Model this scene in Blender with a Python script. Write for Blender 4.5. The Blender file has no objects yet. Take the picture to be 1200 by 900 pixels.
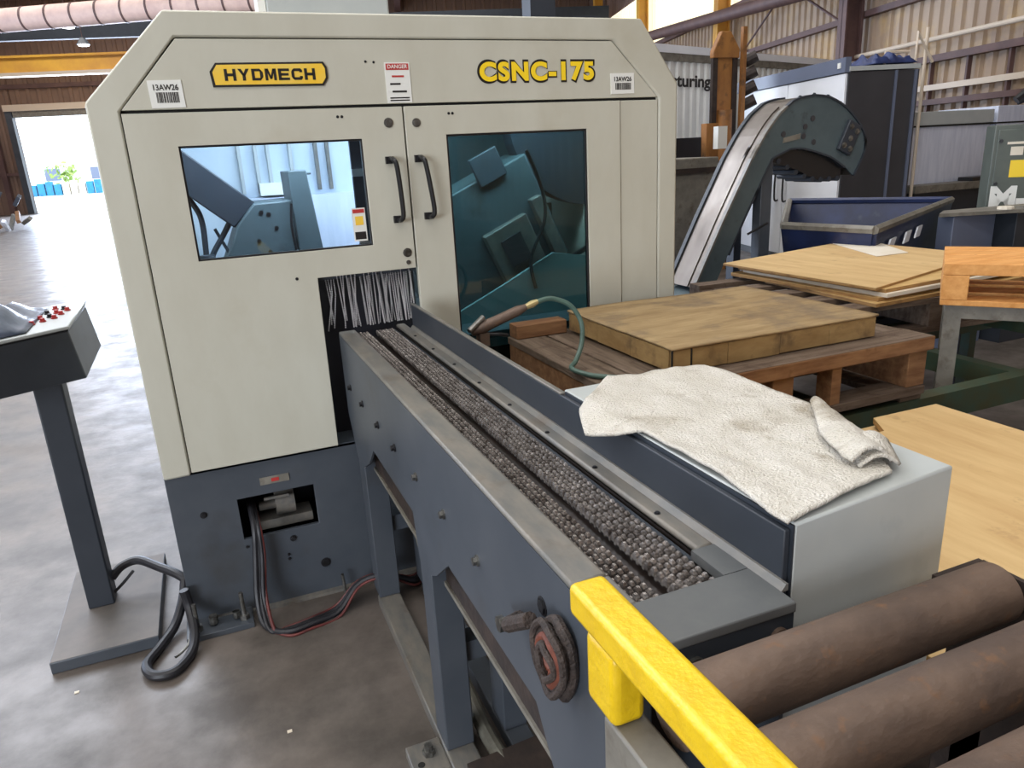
import bpy, bmesh, math, random
from mathutils import Vector, Matrix, noise
random.seed(7)
SC = bpy.context.scene
COL = SC.collection
R = math.radians

# ------------------------------------------------------------------ camera
cam_d = bpy.data.cameras.new('camera'); cam = bpy.data.objects.new('camera', cam_d); COL.objects.link(cam)
cr = Vector((0.92133363, -0.38530377, -0.05182044)); cu = Vector((0.16026209, 0.25496797, 0.95357611)); cf = Vector((0.35420391, 0.88686659, -0.29666016))
M = Matrix.Identity(4)
for i in range(3):
    M[i][0] = cr[i]; M[i][1] = cu[i]; M[i][2] = -cf[i]
M[0][3], M[1][3], M[2][3] = 0, 0, 1.6
cam.matrix_world = M
cam_d.sensor_width = 36; cam_d.lens = 25.85; cam_d.clip_start = .05; cam_d.clip_end = 400
SC.camera = cam

# ------------------------------------------------------------------ colour management, sky, large lights
SC.view_settings.view_transform = 'Standard'; SC.view_settings.look = 'None'
SC.view_settings.gamma = 1; SC.view_settings.use_curve_mapping = False
SC.view_settings.exposure = 0.0
w = bpy.data.worlds.new('sky'); SC.world = w; w.use_nodes = True
bg = w.node_tree.nodes['Background']; bg.inputs[0].default_value = (.80, .90, 1, 1); bg.inputs[1].default_value = 4.5

A = R(15.2)                                   # the building stands turned against the saw
U = Vector((math.sin(A), math.cos(A), 0)); V = Vector((math.cos(A), -math.sin(A), 0))
def bp(u, v, z=0): return U*u + V*v + Vector((0, 0, z))

def area(name, loc, target, sx, sy, power, col):
    d = bpy.data.lights.new(name, 'AREA'); d.shape = 'RECTANGLE'; d.size = sx; d.size_y = sy; d.energy = power; d.color = col
    o = bpy.data.objects.new(name, d); COL.objects.link(o); o.location = loc
    o.rotation_euler = (Vector(target)-Vector(loc)).to_track_quat('-Z', 'Y').to_euler()
    return o
for i, u in enumerate((-9, -3, 3, 9, 17, 26, 35)):     # overhead strips added for soft even light; the roof deck is closed
    o = area('overhead_fill', bp(u, -8, 9.8), bp(u, -8, 0), 2.2, 26, 1150, (1, .98, .94)); o.rotation_euler = (0, 0, -A)
    o.data.size = 26; o.data.size_y = 2.2
area('door_daylight', bp(41.2, -13.5, 2.4), bp(0, -8, .3), 10.5, 4.4, 5600, (.66, .78, 1))
area('side_fill', bp(16, -19.0, 2.4), bp(14, 0, .0), 9, 4.4, 2300, (.60, .74, 1))  # added fill that brightens the floor; the left wall has no door
o = area('bay_fill', bp(13, -9, 9.6), bp(13, -9, 0), 10, 9, 3000, (.78, .86, 1)); o.rotation_euler = (0, 0, -A)  # extra overhead fill added to lift the floor left of the saw
area('rear_fill', bp(-11.3, -7, 2.6), bp(4, -1, 1.0), 9, 4.6, 2300, (.84, .91, 1))  # unseen fill added behind the camera to light front faces

# ------------------------------------------------------------------ materials
MATS = {}
def mat(name, c1, c2=None, rough=.5, metal=0, scale=6, stretch=(1, 1, 1), lo=.35, hi=.65, bump=0, bscale=40, rvar=0, detail=6, emit=None, dirt=None, dscale=2, dlo=.55, dhi=.75, spec=.5):
    m = bpy.data.materials.new(name); m.use_nodes = True; nt = m.node_tree; b = nt.nodes['Principled BSDF']
    b.inputs['Roughness'].default_value = rough; b.inputs['Metallic'].default_value = metal
    b.inputs['Specular IOR Level'].default_value = spec
    b.inputs['Base Color'].default_value = (*c1, 1)
    tc = nt.nodes.new('ShaderNodeTexCoord'); mp = nt.nodes.new('ShaderNodeMapping'); mp.inputs['Scale'].default_value = stretch
    nt.links.new(tc.outputs['Object'], mp.inputs[0])
    last = None
    def nz(sc, lo_, hi_, vec):
        n = nt.nodes.new('ShaderNodeTexNoise'); n.inputs['Scale'].default_value = sc; n.inputs['Detail'].default_value = detail; n.inputs['Roughness'].default_value = .62
        nt.links.new(vec, n.inputs['Vector'])
        r = nt.nodes.new('ShaderNodeMapRange'); r.inputs[1].default_value = lo_; r.inputs[2].default_value = hi_
        nt.links.new(n.outputs[0], r.inputs[0]); return r.outputs[0]
    if c2:
        f = nz(scale, lo, hi, mp.outputs[0])
        mx = nt.nodes.new('ShaderNodeMix'); mx.data_type = 'RGBA'; mx.inputs[6].default_value = (*c1, 1); mx.inputs[7].default_value = (*c2, 1)
        nt.links.new(f, mx.inputs[0]); last = mx.outputs[2]
        if rvar:
            r = nt.nodes.new('ShaderNodeMapRange'); r.inputs[3].default_value = rough-rvar; r.inputs[4].default_value = rough+rvar
            nt.links.new(f, r.inputs[0]); nt.links.new(r.outputs[0], b.inputs['Roughness'])
    if dirt:
        f = nz(dscale, dlo, dhi, tc.outputs['Object'])
        mx = nt.nodes.new('ShaderNodeMix'); mx.data_type = 'RGBA'; mx.inputs[7].default_value = (*dirt, 1)
        if last: nt.links.new(last, mx.inputs[6])
        else: mx.inputs[6].default_value = (*c1, 1)
        nt.links.new(f, mx.inputs[0]); last = mx.outputs[2]
    if last: nt.links.new(last, b.inputs['Base Color'])
    if bump:
        n = nt.nodes.new('ShaderNodeTexNoise'); n.inputs['Scale'].default_value = bscale; n.inputs['Detail'].default_value = 5
        nt.links.new(mp.outputs[0], n.inputs['Vector'])
        bn = nt.nodes.new('ShaderNodeBump'); bn.inputs['Strength'].default_value = bump; bn.inputs['Distance'].default_value = .01
        nt.links.new(n.outputs[0], bn.inputs['Height']); nt.links.new(bn.outputs[0], b.inputs['Normal'])
    if emit:
        b.inputs['Emission Color'].default_value = (*emit[0], 1); b.inputs['Emission Strength'].default_value = emit[1]
    MATS[name] = m; return m
def s(r, g, b): return tuple(((x/255)/12.92 if x/255 <= .04045 else ((x/255+.055)/1.055)**2.4) for x in (r, g, b))
cream = mat('cream_paint', s(191, 189, 175), s(183, 180, 165), .42, scale=3, stretch=(1.5, 1, .6), dirt=s(168, 160, 138), dscale=1.3, dlo=.58, dhi=.85)
glare_pale = mat('door_glare_pale', s(196, 205, 214), s(178, 190, 204), .5, scale=2)  # pale blue holds the daylight glare seen through the saw
slate = mat('slate_paint', s(72, 77, 84), s(62, 68, 76), .45, scale=4, dirt=s(58, 58, 58), dscale=3, dlo=.55, dhi=.8)
slate_mid = mat('slate_end_plate', s(90, 92, 92), s(78, 81, 83), .42, scale=8)
dusty = mat('dusty_slate', s(112, 104, 98), s(92, 88, 84), .6, scale=5)
slate_light = mat('slate_worn', s(118, 113, 105), s(94, 94, 92), .38, scale=9, stretch=(3, 1, 3), dirt=s(90, 78, 66), dscale=7, dlo=.56, dhi=.76)
slate_dark = mat('slate_dark', s(47, 52, 60), s(40, 46, 54), .5, scale=5)
teal_grey = mat('grey_green_paint', s(80, 93, 97), s(70, 82, 86), .5, scale=4, dirt=s(52, 58, 60), dscale=6, dlo=.6, dhi=.75)
seam = mat('seam_black', s(26, 25, 22), rough=.8)
black = mat('black_plastic', s(28, 28, 30), rough=.35)
darkhole = mat('dark_steel_and_shade', s(24, 24, 34), s(18, 17, 20), .6, scale=5)
chainm = mat('oily_chain', s(190, 184, 180), s(84, 74, 68), .25, .75, scale=45, lo=.35, hi=.7)
oily = mat('oily_channel', s(40, 30, 25), s(22, 17, 14), .35, .3, scale=20)
steel = mat('brushed_steel', s(122, 115, 108), s(96, 88, 82), .42, .8, scale=3, stretch=(1, 1, .35), rvar=.06, dirt=s(104, 94, 86), dscale=3, detail=3)
zinc = mat('zinc_bolt', s(148, 148, 145), s(84, 82, 78), .35, .85, scale=30)
boltd = mat('dark_bolt', s(48, 48, 52), s(30, 30, 32), .45, .5, scale=60)
yellow = mat('yellow_paint', s(224, 188, 20), s(210, 172, 12), .38, scale=12, bump=.25, bscale=60, dirt=s(150, 118, 20), dscale=60, dlo=.68, dhi=.76)
rust = mat('rusty_roller', s(116, 97, 84), s(88, 74, 66), .55, .35, scale=9, stretch=(.6, 1, 1), bump=.2, bscale=90, dirt=s(122, 92, 70), dscale=30, dlo=.58, dhi=.72)
rustdk = mat('rusty_dark_plate', s(66, 54, 48), s(46, 40, 38), .6, .3, scale=12, bump=.2)
frame_grey = mat('frame_grey', s(128, 124, 114), s(104, 100, 92), .5, scale=10, dirt=s(82, 72, 60), dscale=14)
rubber = mat('rubber', s(34, 34, 40), s(26, 26, 30), .5, scale=40)
strapm = mat('oily_strap', s(66, 54, 48), s(40, 32, 29), .7, scale=30, bump=.6, bscale=160)
strapred = mat('strap_red', s(118, 62, 44), s(84, 46, 36), .6, scale=40)
redcable = mat('red_cable', s(104, 46, 42), s(74, 34, 34), .5, scale=20)
greenhose = mat('green_hose', s(84, 108, 98), s(66, 88, 80), .38, scale=20)
greyhose = mat('grey_hose', s(112, 110, 100), s(84, 82, 74), .6, scale=20)
boxgrey = mat('pale_grey_sheet', s(176, 180, 178), s(166, 171, 171), .38, scale=3, dirt=s(140, 146, 148), dscale=4, dlo=.6, dhi=.85)
towelm = mat('cotton_towel', s(220, 215, 206), s(206, 200, 188), .95, scale=14, bump=.9, bscale=240, dirt=s(150, 136, 114), dscale=9, dlo=.54, dhi=.76, spec=.1)
ply = mat('plywood', s(206, 174, 118), s(182, 146, 92), .6, scale=3.5, stretch=(1, 5, 1), dirt=s(140, 104, 66), dscale=9, dlo=.66, dhi=.8, spec=.3)
ply2 = mat('new_plywood', s(208, 178, 128), s(190, 156, 108), .6, scale=2.5, stretch=(5, .8, 1), dirt=s(140, 108, 74), dscale=8, dlo=.60, dhi=.80, spec=.3)
plyedge = mat('plywood_edge', s(176, 138, 84), s(140, 102, 58), .7, scale=30, stretch=(.4, .4, 6), dirt=s(110, 82, 52), dscale=12)
crate = mat('crate_lid', s(172, 148, 110), s(146, 122, 88), .75, scale=6, stretch=(.7, 4, 1), dirt=s(112, 98, 84), dscale=5, dlo=.5, dhi=.75, bump=.2, bscale=50, spec=.2)
cratesd = mat('crate_side', s(164, 136, 92), s(138, 110, 72), .7, scale=6, stretch=(1, 1, 3), dirt=s(104, 84, 62), dscale=10, dlo=.55, dhi=.75, spec=.2)
oldwood = mat('weathered_wood', s(120, 104, 90), s(88, 72, 60), .8, scale=6, stretch=(.6, 8, 4), bump=.4, bscale=60, dirt=s(70, 52, 42), dscale=12, spec=.2)
oldwoodY = mat('weathered_boards', s(124, 108, 94), s(86, 72, 60), .8, scale=6, stretch=(8, .6, 4), bump=.4, bscale=60, dirt=s(70, 52, 42), dscale=12, spec=.2)
redwood = mat('pallet_wood', s(148, 112, 80), s(116, 82, 58), .7, scale=7, stretch=(1, 6, 6), dirt=s(88, 58, 38), dscale=10, dlo=.6, dhi=.78, spec=.2)
orangew = mat('orange_pallet_wood', s(222, 164, 100), s(200, 138, 74), .65, scale=5, stretch=(1, 6, 6), dirt=s(120, 74, 40), dscale=12, dlo=.66, dhi=.78, spec=.25)
paper = mat('paper', s(226, 218, 202), s(212, 200, 180), .7, scale=4)
white = mat('label_white', s(222, 222, 216), rough=.5)
ink = mat('ink_black', s(30, 26, 24), rough=.5)
labred = mat('label_red', s(176, 52, 50), rough=.5)
logoy = mat('logo_yellow', s(238, 192, 56), s(228, 196, 92), rough=.4, scale=10)
logoy2 = mat('lettering_yellow', s(244, 208, 40), rough=.4)
whitem = mat('white_machine', s(232, 234, 238), s(224, 226, 232), .35, scale=2)
charcoal = mat('charcoal_panel', s(60, 60, 64), s(52, 52, 56), .4, scale=2)
bandblue = mat('band_blue_grey', s(98, 106, 126), rough=.4)
navy = mat('navy_bin', s(34, 46, 84), s(24, 33, 62), .4, scale=4, dirt=s(72, 76, 88), dscale=5, dlo=.6, dhi=.8)
blues = mat('tarp_blue', s(46, 62, 110), s(30, 40, 80), .5, scale=6)
stainless = mat('stainless', s(214, 219, 234), s(196, 202, 220), .4, .1, scale=6, stretch=(3, 3, .4))
olive = mat('olive_cabinet', s(84, 90, 82), s(74, 80, 74), .45, scale=4)
greenb = mat('green_bench', s(48, 70, 58), s(60, 62, 40), .5, scale=9, stretch=(1, 1, 1))
corr = mat('corrugated_tan', s(172, 150, 126), s(146, 122, 100), .6, scale=.5, stretch=(1, 1, .3), dirt=s(190, 160, 110), dscale=1.2, dlo=.5, dhi=.75)
corrd = mat('corrugated_brown', s(134, 108, 92), s(112, 90, 80), .6, scale=.4)
contw = mat('container_white', s(226, 226, 222), s(212, 212, 208), .5, scale=2)
girder = mat('purlin_brown', s(104, 78, 72), s(84, 62, 60), .6, scale=2)
craney = mat('crane_and_lit_column_yellow', s(226, 172, 60), s(196, 140, 60), .5, scale=.6)
ductm = mat('duct_wrap', s(226, 196, 180), s(204, 172, 160), .6, scale=2)
roofm = mat('roof_deck', s(74, 60, 66), s(58, 48, 56), .7, scale=1)
ochre = mat('ochre_machine', s(164, 112, 56), s(128, 84, 44), .55, scale=6, stretch=(1, 1, .4), dirt=s(80, 58, 40), dscale=8)
pipep = mat('pale_conduit', s(206, 190, 170), rough=.5)
fibre = mat('fibreglass_panel', s(250, 240, 200), rough=.5, emit=((1, .93, .70), .75))
flare = mat('lamp_lens', (1, 1, 1), rough=.5, emit=((1, 1, 1), 9))
conc = mat('concrete', s(110, 102, 96), s(76, 70, 65), .41, scale=3.2, lo=.38, hi=.64, rvar=.08, bump=.28, bscale=9, detail=9, dirt=s(74, 66, 60), dscale=2.2, dlo=.48, dhi=.78)
yard = mat('yard', s(215, 218, 222), rough=.8)
tarpb = mat('yard_blue', s(30, 132, 178), s(40, 100, 140), .6, scale=3)
leaf = mat('yard_leaf', s(120, 150, 70), s(150, 170, 90), .7, scale=3)

def glass(name, tint, fac):
    m = bpy.data.materials.new(name); m.use_nodes = True; nt = m.node_tree; nt.nodes.clear()
    o = nt.nodes.new('ShaderNodeOutputMaterial'); t = nt.nodes.new('ShaderNodeBsdfTransparent'); t.inputs[0].default_value = (*tint, 1)
    g = nt.nodes.new('ShaderNodeBsdfGlossy'); g.inputs['Roughness'].default_value = .03
    f = nt.nodes.new('ShaderNodeFresnel'); f.inputs[0].default_value = 1.5
    mx = nt.nodes.new('ShaderNodeMixShader')
    nt.links.new(f.outputs[0], mx.inputs[0]); nt.links.new(t.outputs[0], mx.inputs[1]); nt.links.new(g.outputs[0], mx.inputs[2]); nt.links.new(mx.outputs[0], o.inputs[0])
    return m
glass_clear = glass('door_glass', (.80, .88, .95), 0)
glass_teal = glass('tinted_glass', (.42, .56, .58), 0)

# ------------------------------------------------------------------ helpers
WM = {}
def tagp(o, label=None, cat=None, group=None, kind=None):
    for k, v in (('label', label), ('category', cat), ('group', group), ('kind', kind)):
        if v: o[k] = v
    return o
def thing(name, label, cat, loc=(0, 0, 0), rz=0, group=None):
    o = bpy.data.objects.new(name, None); COL.objects.link(o); o.location = loc; o.rotation_euler = (0, 0, rz); o.empty_display_size = .1
    WM[o.name] = Matrix.Translation(loc) @ Matrix.Rotation(rz, 4, 'Z')
    return tagp(o, label, cat, group)
class MB:
    def __init__(s_): s_.b = bmesh.new()
    def box(s_, x0, x1, y0, y1, z0, z1, mtx=None):
        vs = [s_.b.verts.new((x, y, z)) for z in (z0, z1) for y in (y0, y1) for x in (x0, x1)]
        for f in ((0, 2, 3, 1), (4, 5, 7, 6), (0, 1, 5, 4), (2, 6, 7, 3), (0, 4, 6, 2), (1, 3, 7, 5)): s_.b.faces.new([vs[i] for i in f])
        if mtx is not None:
            for v in vs: v.co = mtx @ v.co
        return s_
    def prism(s_, pts, a, b, axis='y', mtx=None):        # pts in the other two axes (x,z)/(y,z)/(x,y)
        def mk(p, t):
            return {'y': (p[0], t, p[1]), 'x': (t, p[0], p[1]), 'z': (p[0], p[1], t)}[axis]
        r0 = [s_.b.verts.new(mk(p, a)) for p in pts]; r1 = [s_.b.verts.new(mk(p, b)) for p in pts]; n = len(pts)
        s_.b.faces.new(r0); s_.b.faces.new(r1[::-1])
        for i in range(n): s_.b.faces.new((r0[i], r1[i], r1[(i+1) % n], r0[(i+1) % n]))
        if mtx is not None:
            for v in r0+r1: v.co = mtx @ v.co
        return s_
    def hexa(s_, p):                                     # 8 points: bottom 4 ccw, top 4 ccw
        v = [s_.b.verts.new(q) for q in p]
        for f in ((3, 2, 1, 0), (4, 5, 6, 7), (0, 1, 5, 4), (1, 2, 6, 5), (2, 3, 7, 6), (3, 0, 4, 7)): s_.b.faces.new([v[i] for i in f])
        return s_
    def cyl(s_, p0, p1, r, n=16, r1=None):
        return s_.tube([p0, p1], r, n, radii=[r, r if r1 is None else r1])
    def tube(s_, pts, r, n=8, closed=False, radii=None):
        pts = [Vector(p) for p in pts]; N = len(pts); rings = []; up = None
        for i, p in enumerate(pts):
            if closed: t = pts[(i+1) % N]-pts[i-1]
            else: t = pts[min(i+1, N-1)]-pts[max(i-1, 0)]
            t.normalize()
            if up is None: up = t.orthogonal().normalized()
            up = (up-t*up.dot(t)).normalized(); sd = t.cross(up); rr = radii[i] if radii else r
            rings.append([s_.b.verts.new(p+(up*math.cos(2*math.pi*k/n)+sd*math.sin(2*math.pi*k/n))*rr) for k in range(n)])
        for i in range(N if closed else N-1):
            a, b = rings[i], rings[(i+1) % N]
            for k in range(n): s_.b.faces.new((a[k], a[(k+1) % n], b[(k+1) % n], b[k]))
        if not closed: s_.b.faces.new(rings[0][::-1]); s_.b.faces.new(rings[-1])
        return s_
    def grid(s_, fn, nu, nv):
        g = [[s_.b.verts.new(fn(i/nu, j/nv)) for j in range(nv+1)] for i in range(nu+1)]
        for i in range(nu):
            for j in range(nv): s_.b.faces.new((g[i][j], g[i+1][j], g[i+1][j+1], g[i][j+1]))
        return s_
    def build(s_, name, m, parent=None, world=True, bevel=0, smooth=None, seg=2, mods=None, label=None, kind=None):
        bmesh.ops.recalc_face_normals(s_.b, faces=s_.b.faces)
        me = bpy.data.meshes.new(name); s_.b.to_mesh(me); s_.b.free()
        me.materials.append(m)
        o = bpy.data.objects.new(name, me); COL.objects.link(o)
        if parent is not None:
            o.parent = parent; W = WM[parent.name]; WM[o.name] = W
            if world: me.transform(W.inverted())
        else: WM[o.name] = Matrix.Identity(4)
        if bevel:
            b = o.modifiers.new('bevel', 'BEVEL'); b.width = bevel; b.segments = seg; b.limit_method = 'ANGLE'; b.angle_limit = R(40)
        if smooth or bevel:
            me.polygons.foreach_set('use_smooth', [True]*len(me.polygons))
            try: me.set_sharp_from_angle(angle=R(smooth if smooth and smooth is not True else 35))
            except Exception: pass
        return tagp(o, label=label, kind=kind)
def spline(ctrl, n=8, closed=False):
    P = [Vector(p) for p in ctrl]; out = []; N = len(P)
    for i in range(N if closed else N-1):
        if closed: p0, p1, p2, p3 = P[i-1], P[i], P[(i+1) % N], P[(i+2) % N]
        else: p0, p1, p2, p3 = P[max(i-1, 0)], P[i], P[i+1], P[min(i+2, N-1)]
        for k in range(n):
            t = k/n
            out.append(.5*((2*p1)+(p2-p0)*t+(2*p0-5*p1+4*p2-p3)*t*t+(3*p1-p0-3*p2+p3)*t**3))
    if not closed: out.append(P[-1])
    return out
def text(name, body, m, parent, loc, rot, size, off=0, sx=1, ext=.0006, spacing=1, align='CENTER', shear=0, fit=None):
    c = bpy.data.curves.new(name, 'FONT'); c.body = body; c.size = size; c.offset = off; c.extrude = ext; c.align_x = align; c.align_y = 'CENTER'; c.space_character = spacing; c.shear = shear
    t = bpy.data.objects.new('tmp', c); COL.objects.link(t)
    dg = bpy.context.evaluated_depsgraph_get(); me = bpy.data.meshes.new_from_object(t.evaluated_get(dg)); bpy.data.objects.remove(t)
    me.materials.clear(); me.materials.append(m)
    if fit:
        xs = [v.co.x for v in me.vertices]; ys = [v.co.y for v in me.vertices]; cx, cy = (max(xs)+min(xs))/2, (max(ys)+min(ys))/2
        fx, fy = fit[0]/(max(xs)-min(xs)), fit[1]/(max(ys)-min(ys))
        for v in me.vertices: v.co.x = (v.co.x-cx)*fx; v.co.y = (v.co.y-cy)*fy
        sx = 1
    mt = Matrix.Translation(loc) @ rot @ Matrix.Diagonal((sx, 1, 1, 1))
    me.transform(WM[parent.name].inverted() @ mt if parent else mt)
    o = bpy.data.objects.new(name, me); COL.objects.link(o)
    if parent: o.parent = parent; WM[o.name] = WM[parent.name]
    return o
FR = Matrix.Rotation(R(90), 4, 'X')              # text facing -Y
def bolt(parent, p, d, r=.008, h=.008, m=None, name='bolt'):
    p = Vector(p); d = Vector(d).normalized()
    mb = MB(); mb.cyl(p, p+d*h*.35, r*1.35, 14); mb.cyl(p+d*h*.35, p+d*h, r, 6)
    return mb.build(name, m or boltd, parent)

# ------------------------------------------------------------------ the setting
def corrsheet(u0, u1, z0, z1, n, place, pitch=.3, d=.035, rib=.09):
    mb = MB(); prof = []; x = u0
    while x < u1:
        prof += [(x, 0), (x+pitch-rib*1.6, 0), (x+pitch-rib*1.3, d), (x+pitch-rib*.3, d)]; x += pitch
    prof = [(min(a, u1), b) for a, b in prof]+[(u1, 0)]
    b0 = [mb.b.verts.new(place(a, b, z0)) for a, b in prof]; b1 = [mb.b.verts.new(place(a, b, z1)) for a, b in prof]
    for i in range(len(prof)-1):
        if (b0[i].co-b0[i+1].co).length > 1e-5: mb.b.faces.new((b0[i], b0[i+1], b1[i+1], b1[i]))
    return mb
fl = MB(); P = [bp(-12, -25), bp(42, -25), bp(42, 10.3), bp(-12, 10.3)]
fl.hexa([p-Vector((0, 0, .2)) for p in P]+[p for p in P]).build('floor', conc, kind='structure')
yd = MB(); P = [bp(42.02, -80, -.03), bp(130, -80, -.03), bp(130, 60, -.03), bp(42.02, 60, -.03)]
yd.hexa([p-Vector((0, 0, .2)) for p in P]+[p for p in P]).build('yard_ground', yard, kind='structure')
# ceiling deck + purlins
ce = MB(); P = [bp(-12, -25, 10), bp(42, -25, 10), bp(42, 10.3, 10), bp(-12, 10.3, 10)]
ceil = ce.hexa(P+[p+Vector((0, 0, .15)) for p in P]).build('ceiling', roofm, kind='structure')
BR = Matrix.Rotation(-A, 4, 'Z')                 # local x = V, local y = U
def bbox(u0, u1, v0, v1, z0, z1, mb=None):
    mb = mb or MB(); return mb.box(v0, v1, u0, u1, z0, z1, BR)
for i in range(18): bbox(-11+i*3, -10.8+i*3, -24.9, 10, 9.6, 9.95).build('purlin', girder, ceil)
for v in (-20, -10, 0): bbox(-12, 42, v-.15, v+.15, 8.9, 9.6).build('rafter', girder, ceil)
# far wall with the open dock door
wf = MB()
wall_far = corrsheet(-25, -19.45, 0, 10, 0, lambda a, b, z: bp(42-b, a, z), .5, .06, .14).build('wall_far', corrd, kind='structure')
corrsheet(-19.45, -8, 4.66, 10, 0, lambda a, b, z: bp(42-b, a, z), .5, .06, .14).build('wall_sheet', corrd, wall_far)
corrsheet(-8, 10.3, 0, 10, 0, lambda a, b, z: bp(42-b, a, z), .5, .06, .14).build('wall_sheet', corrd, wall_far)
bbox(41.8, 41.95, -25, 10, 6.0, 6.2).build('girt', girder, wall_far)
bbox(41.75, 41.93, -25, -19.5, 1.9, 2.05).build('girt', girder, wall_far)
for v in (-22.3, -20.6): bbox(41.7, 41.93, v, v+.25, 0, 9.5).build('wall_column', girder, wall_far)
d1 = thing('door_1', None, None, bp(42, -14)); d1['kind'] = 'structure'
bbox(41.7, 42.05, -19.75, -19.45, 0, 5.1).build('door_jamb', slate, d1)
bbox(41.7, 42.05, -8, -7.7, 0, 5.1).build('door_jamb', slate, d1)
bbox(41.6, 42.05, -19.75, -7.7, 4.95, 5.25).build('door_header', pipep, d1)
bbox(41.72, 41.9, -19.4, -8, 4.66, 4.95).build('rolled_curtain', frame_grey, d1)
# right wall
wall_right = corrsheet(-12, 42, 0, 5.5, 0, lambda a, b, z: bp(a, 10.06-b, z), .3, .05, .1).build('wall_right', corr, kind='structure')
corrsheet(-12, 42, 7.6, 10, 0, lambda a, b, z: bp(a, 10.06-b, z), .3, .05, .1).build('wall_sheet', corrd, wall_right)
corrsheet(-12, 20.5, 5.5, 7.6, 0, lambda a, b, z: bp(a, 10.06-b, z), .3, .05, .1).build('wall_sheet', corrd, wall_right)
win = thing('window_1', None, None, bp(31, 10, 5.5)); win['kind'] = 'structure'
for i in range(9):
    u0 = 20.5+i*2.4; corrsheet(u0, min(u0+2.38, 42), 5.5, 7.6, 0, lambda a, b, z: bp(a, 10.06-b, z), .3, .05, .1).build('pane', fibre, win)
for z, zz in ((5.38, 5.52), (4.02, 4.14), (2.86, 2.98), (2.1, 2.2)): bbox(-12, 42, 9.84, 10.0, z, zz).build('girt', girder, wall_right)
MB().cyl(bp(-12, 9.8, 3.22), bp(20, 9.8, 3.26), .045, 10).build('conduit', pipep, wall_right)
bbox(-12, 17, 9.86, 9.96, 2.36, 2.46).build('pale_rail', pipep, wall_right)
for k in range(12): bbox(9.0+k*.98, 9.05+k*.98, 9.9, 9.98, 1.2, 2.86).build('board_joint', girder, wall_right)
for u in (2.5, 9.2, 16.3, 23.3, 31.3, 38.5):
    c = MB(); bbox(u-.16, u+.16, 9.42, 9.46, 0, 9.5, c); bbox(u-.16, u+.16, 9.78, 9.82, 0, 9.5, c); bbox(u-.02, u+.02, 9.42, 9.8, 0, 9.5, c)
    c.build('wall_column', craney if u > 20 else girder, wall_right)  # columns by the bright panes get their warm light as yellow colour
for a, b in (((17, 4.1), (19.5, 5.3)), ((19.5, 5.3), (22, 4.1)), ((10.5, 3.3), (13.5, 5.2)), ((17.2, 3.2), (22, 4.0))):
    MB().cyl(bp(a[0], 9.75, a[1]), bp(b[0], 9.75, b[1]), .03, 6).build('brace', girder, wall_right)
MB().tube([bp(30, 9.2, 5.62), bp(20, 9.2, 4.95), bp(10, 9.2, 4.3)], .17, 12).build('large_pipe', girder, wall_right, smooth=True)
# walls behind the camera
corrsheet(-12, 42, 0, 10, 0, lambda a, b, z: bp(a, -25+b, z), .5, .06, .14).build('wall_left', corrd, kind='structure')
corrsheet(-25, 10.3, 0, 10, 0, lambda a, b, z: bp(-12+b, a, z), .5, .06, .14).build('wall_back', corrd, kind='structure')

# overhead things, far left
g = thing('crane_girder', 'yellow overhead crane girder along the far wall above the open door', 'crane', bp(38, -15, 6.2))
bbox(38, 38.3, -24.5, 9, 6.25, 6.85).build('girder_beam', craney, g); bbox(37.9, 38.4, -24.5, 9, 6.1, 6.25).build('lower_flange', pipep, g); bbox(37.9, 38.4, -24.5, 9, 6.85, 6.95).build('upper_flange', craney, g)
dk = thing('insulated_duct', 'pinkish insulated duct with dark straps under the roof at top left', 'duct', (-3.2, 28, 6.3))
a0 = Vector((-12, 32, 6.18)); a1 = Vector((3.5, 24.8, 6.42))
MB().cyl(a0, a1, .33, 20).build('duct_body', ductm, dk, smooth=True)
for i in range(22):
    c = a0.lerp(a1, (i+.5)/22); dd = (a1-a0).normalized()
    MB().cyl(c-dd*.03, c+dd*.03, .345, 20).build('strap', girder, dk)
bbox(36, 36.3, -24.5, 9.5, 7.25, 7.85).build('wide_tray', slate_dark, None)
tagp(bpy.data.objects['wide_tray'], 'dark crossbeam spanning the hall between the insulated duct and crane girder', 'beam')
bpy.data.objects['wide_tray'].name = 'crossbeam'
for i, (x, y, z, lb) in enumerate(((-3.35, 30, 7.25, 'bright bay lamp cut by the top edge above the duct'), (-3.39, 34, 7.0, 'larger bright bay lamp just below the insulated duct'), (-3.36, 38, 6.95, 'smaller bright bay lamp above the yellow crane girder'))):
    t = thing('bay_lamp', lb, 'lamp', (x, y, z), 0, 'bay lamps under the roof')
    MB().cyl((x, y, z+.02), (x, y, z+.28), .26, 16, .1).build('shade', slate, t, smooth=True)
    MB().cyl((x, y, z-.03), (x, y, z+.02), .2, 16).build('lens', flare, t)
    MB().cyl((x, y, z+.28), (x, y, 9.55), .015, 6).build('drop_rod', girder, t)
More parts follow.
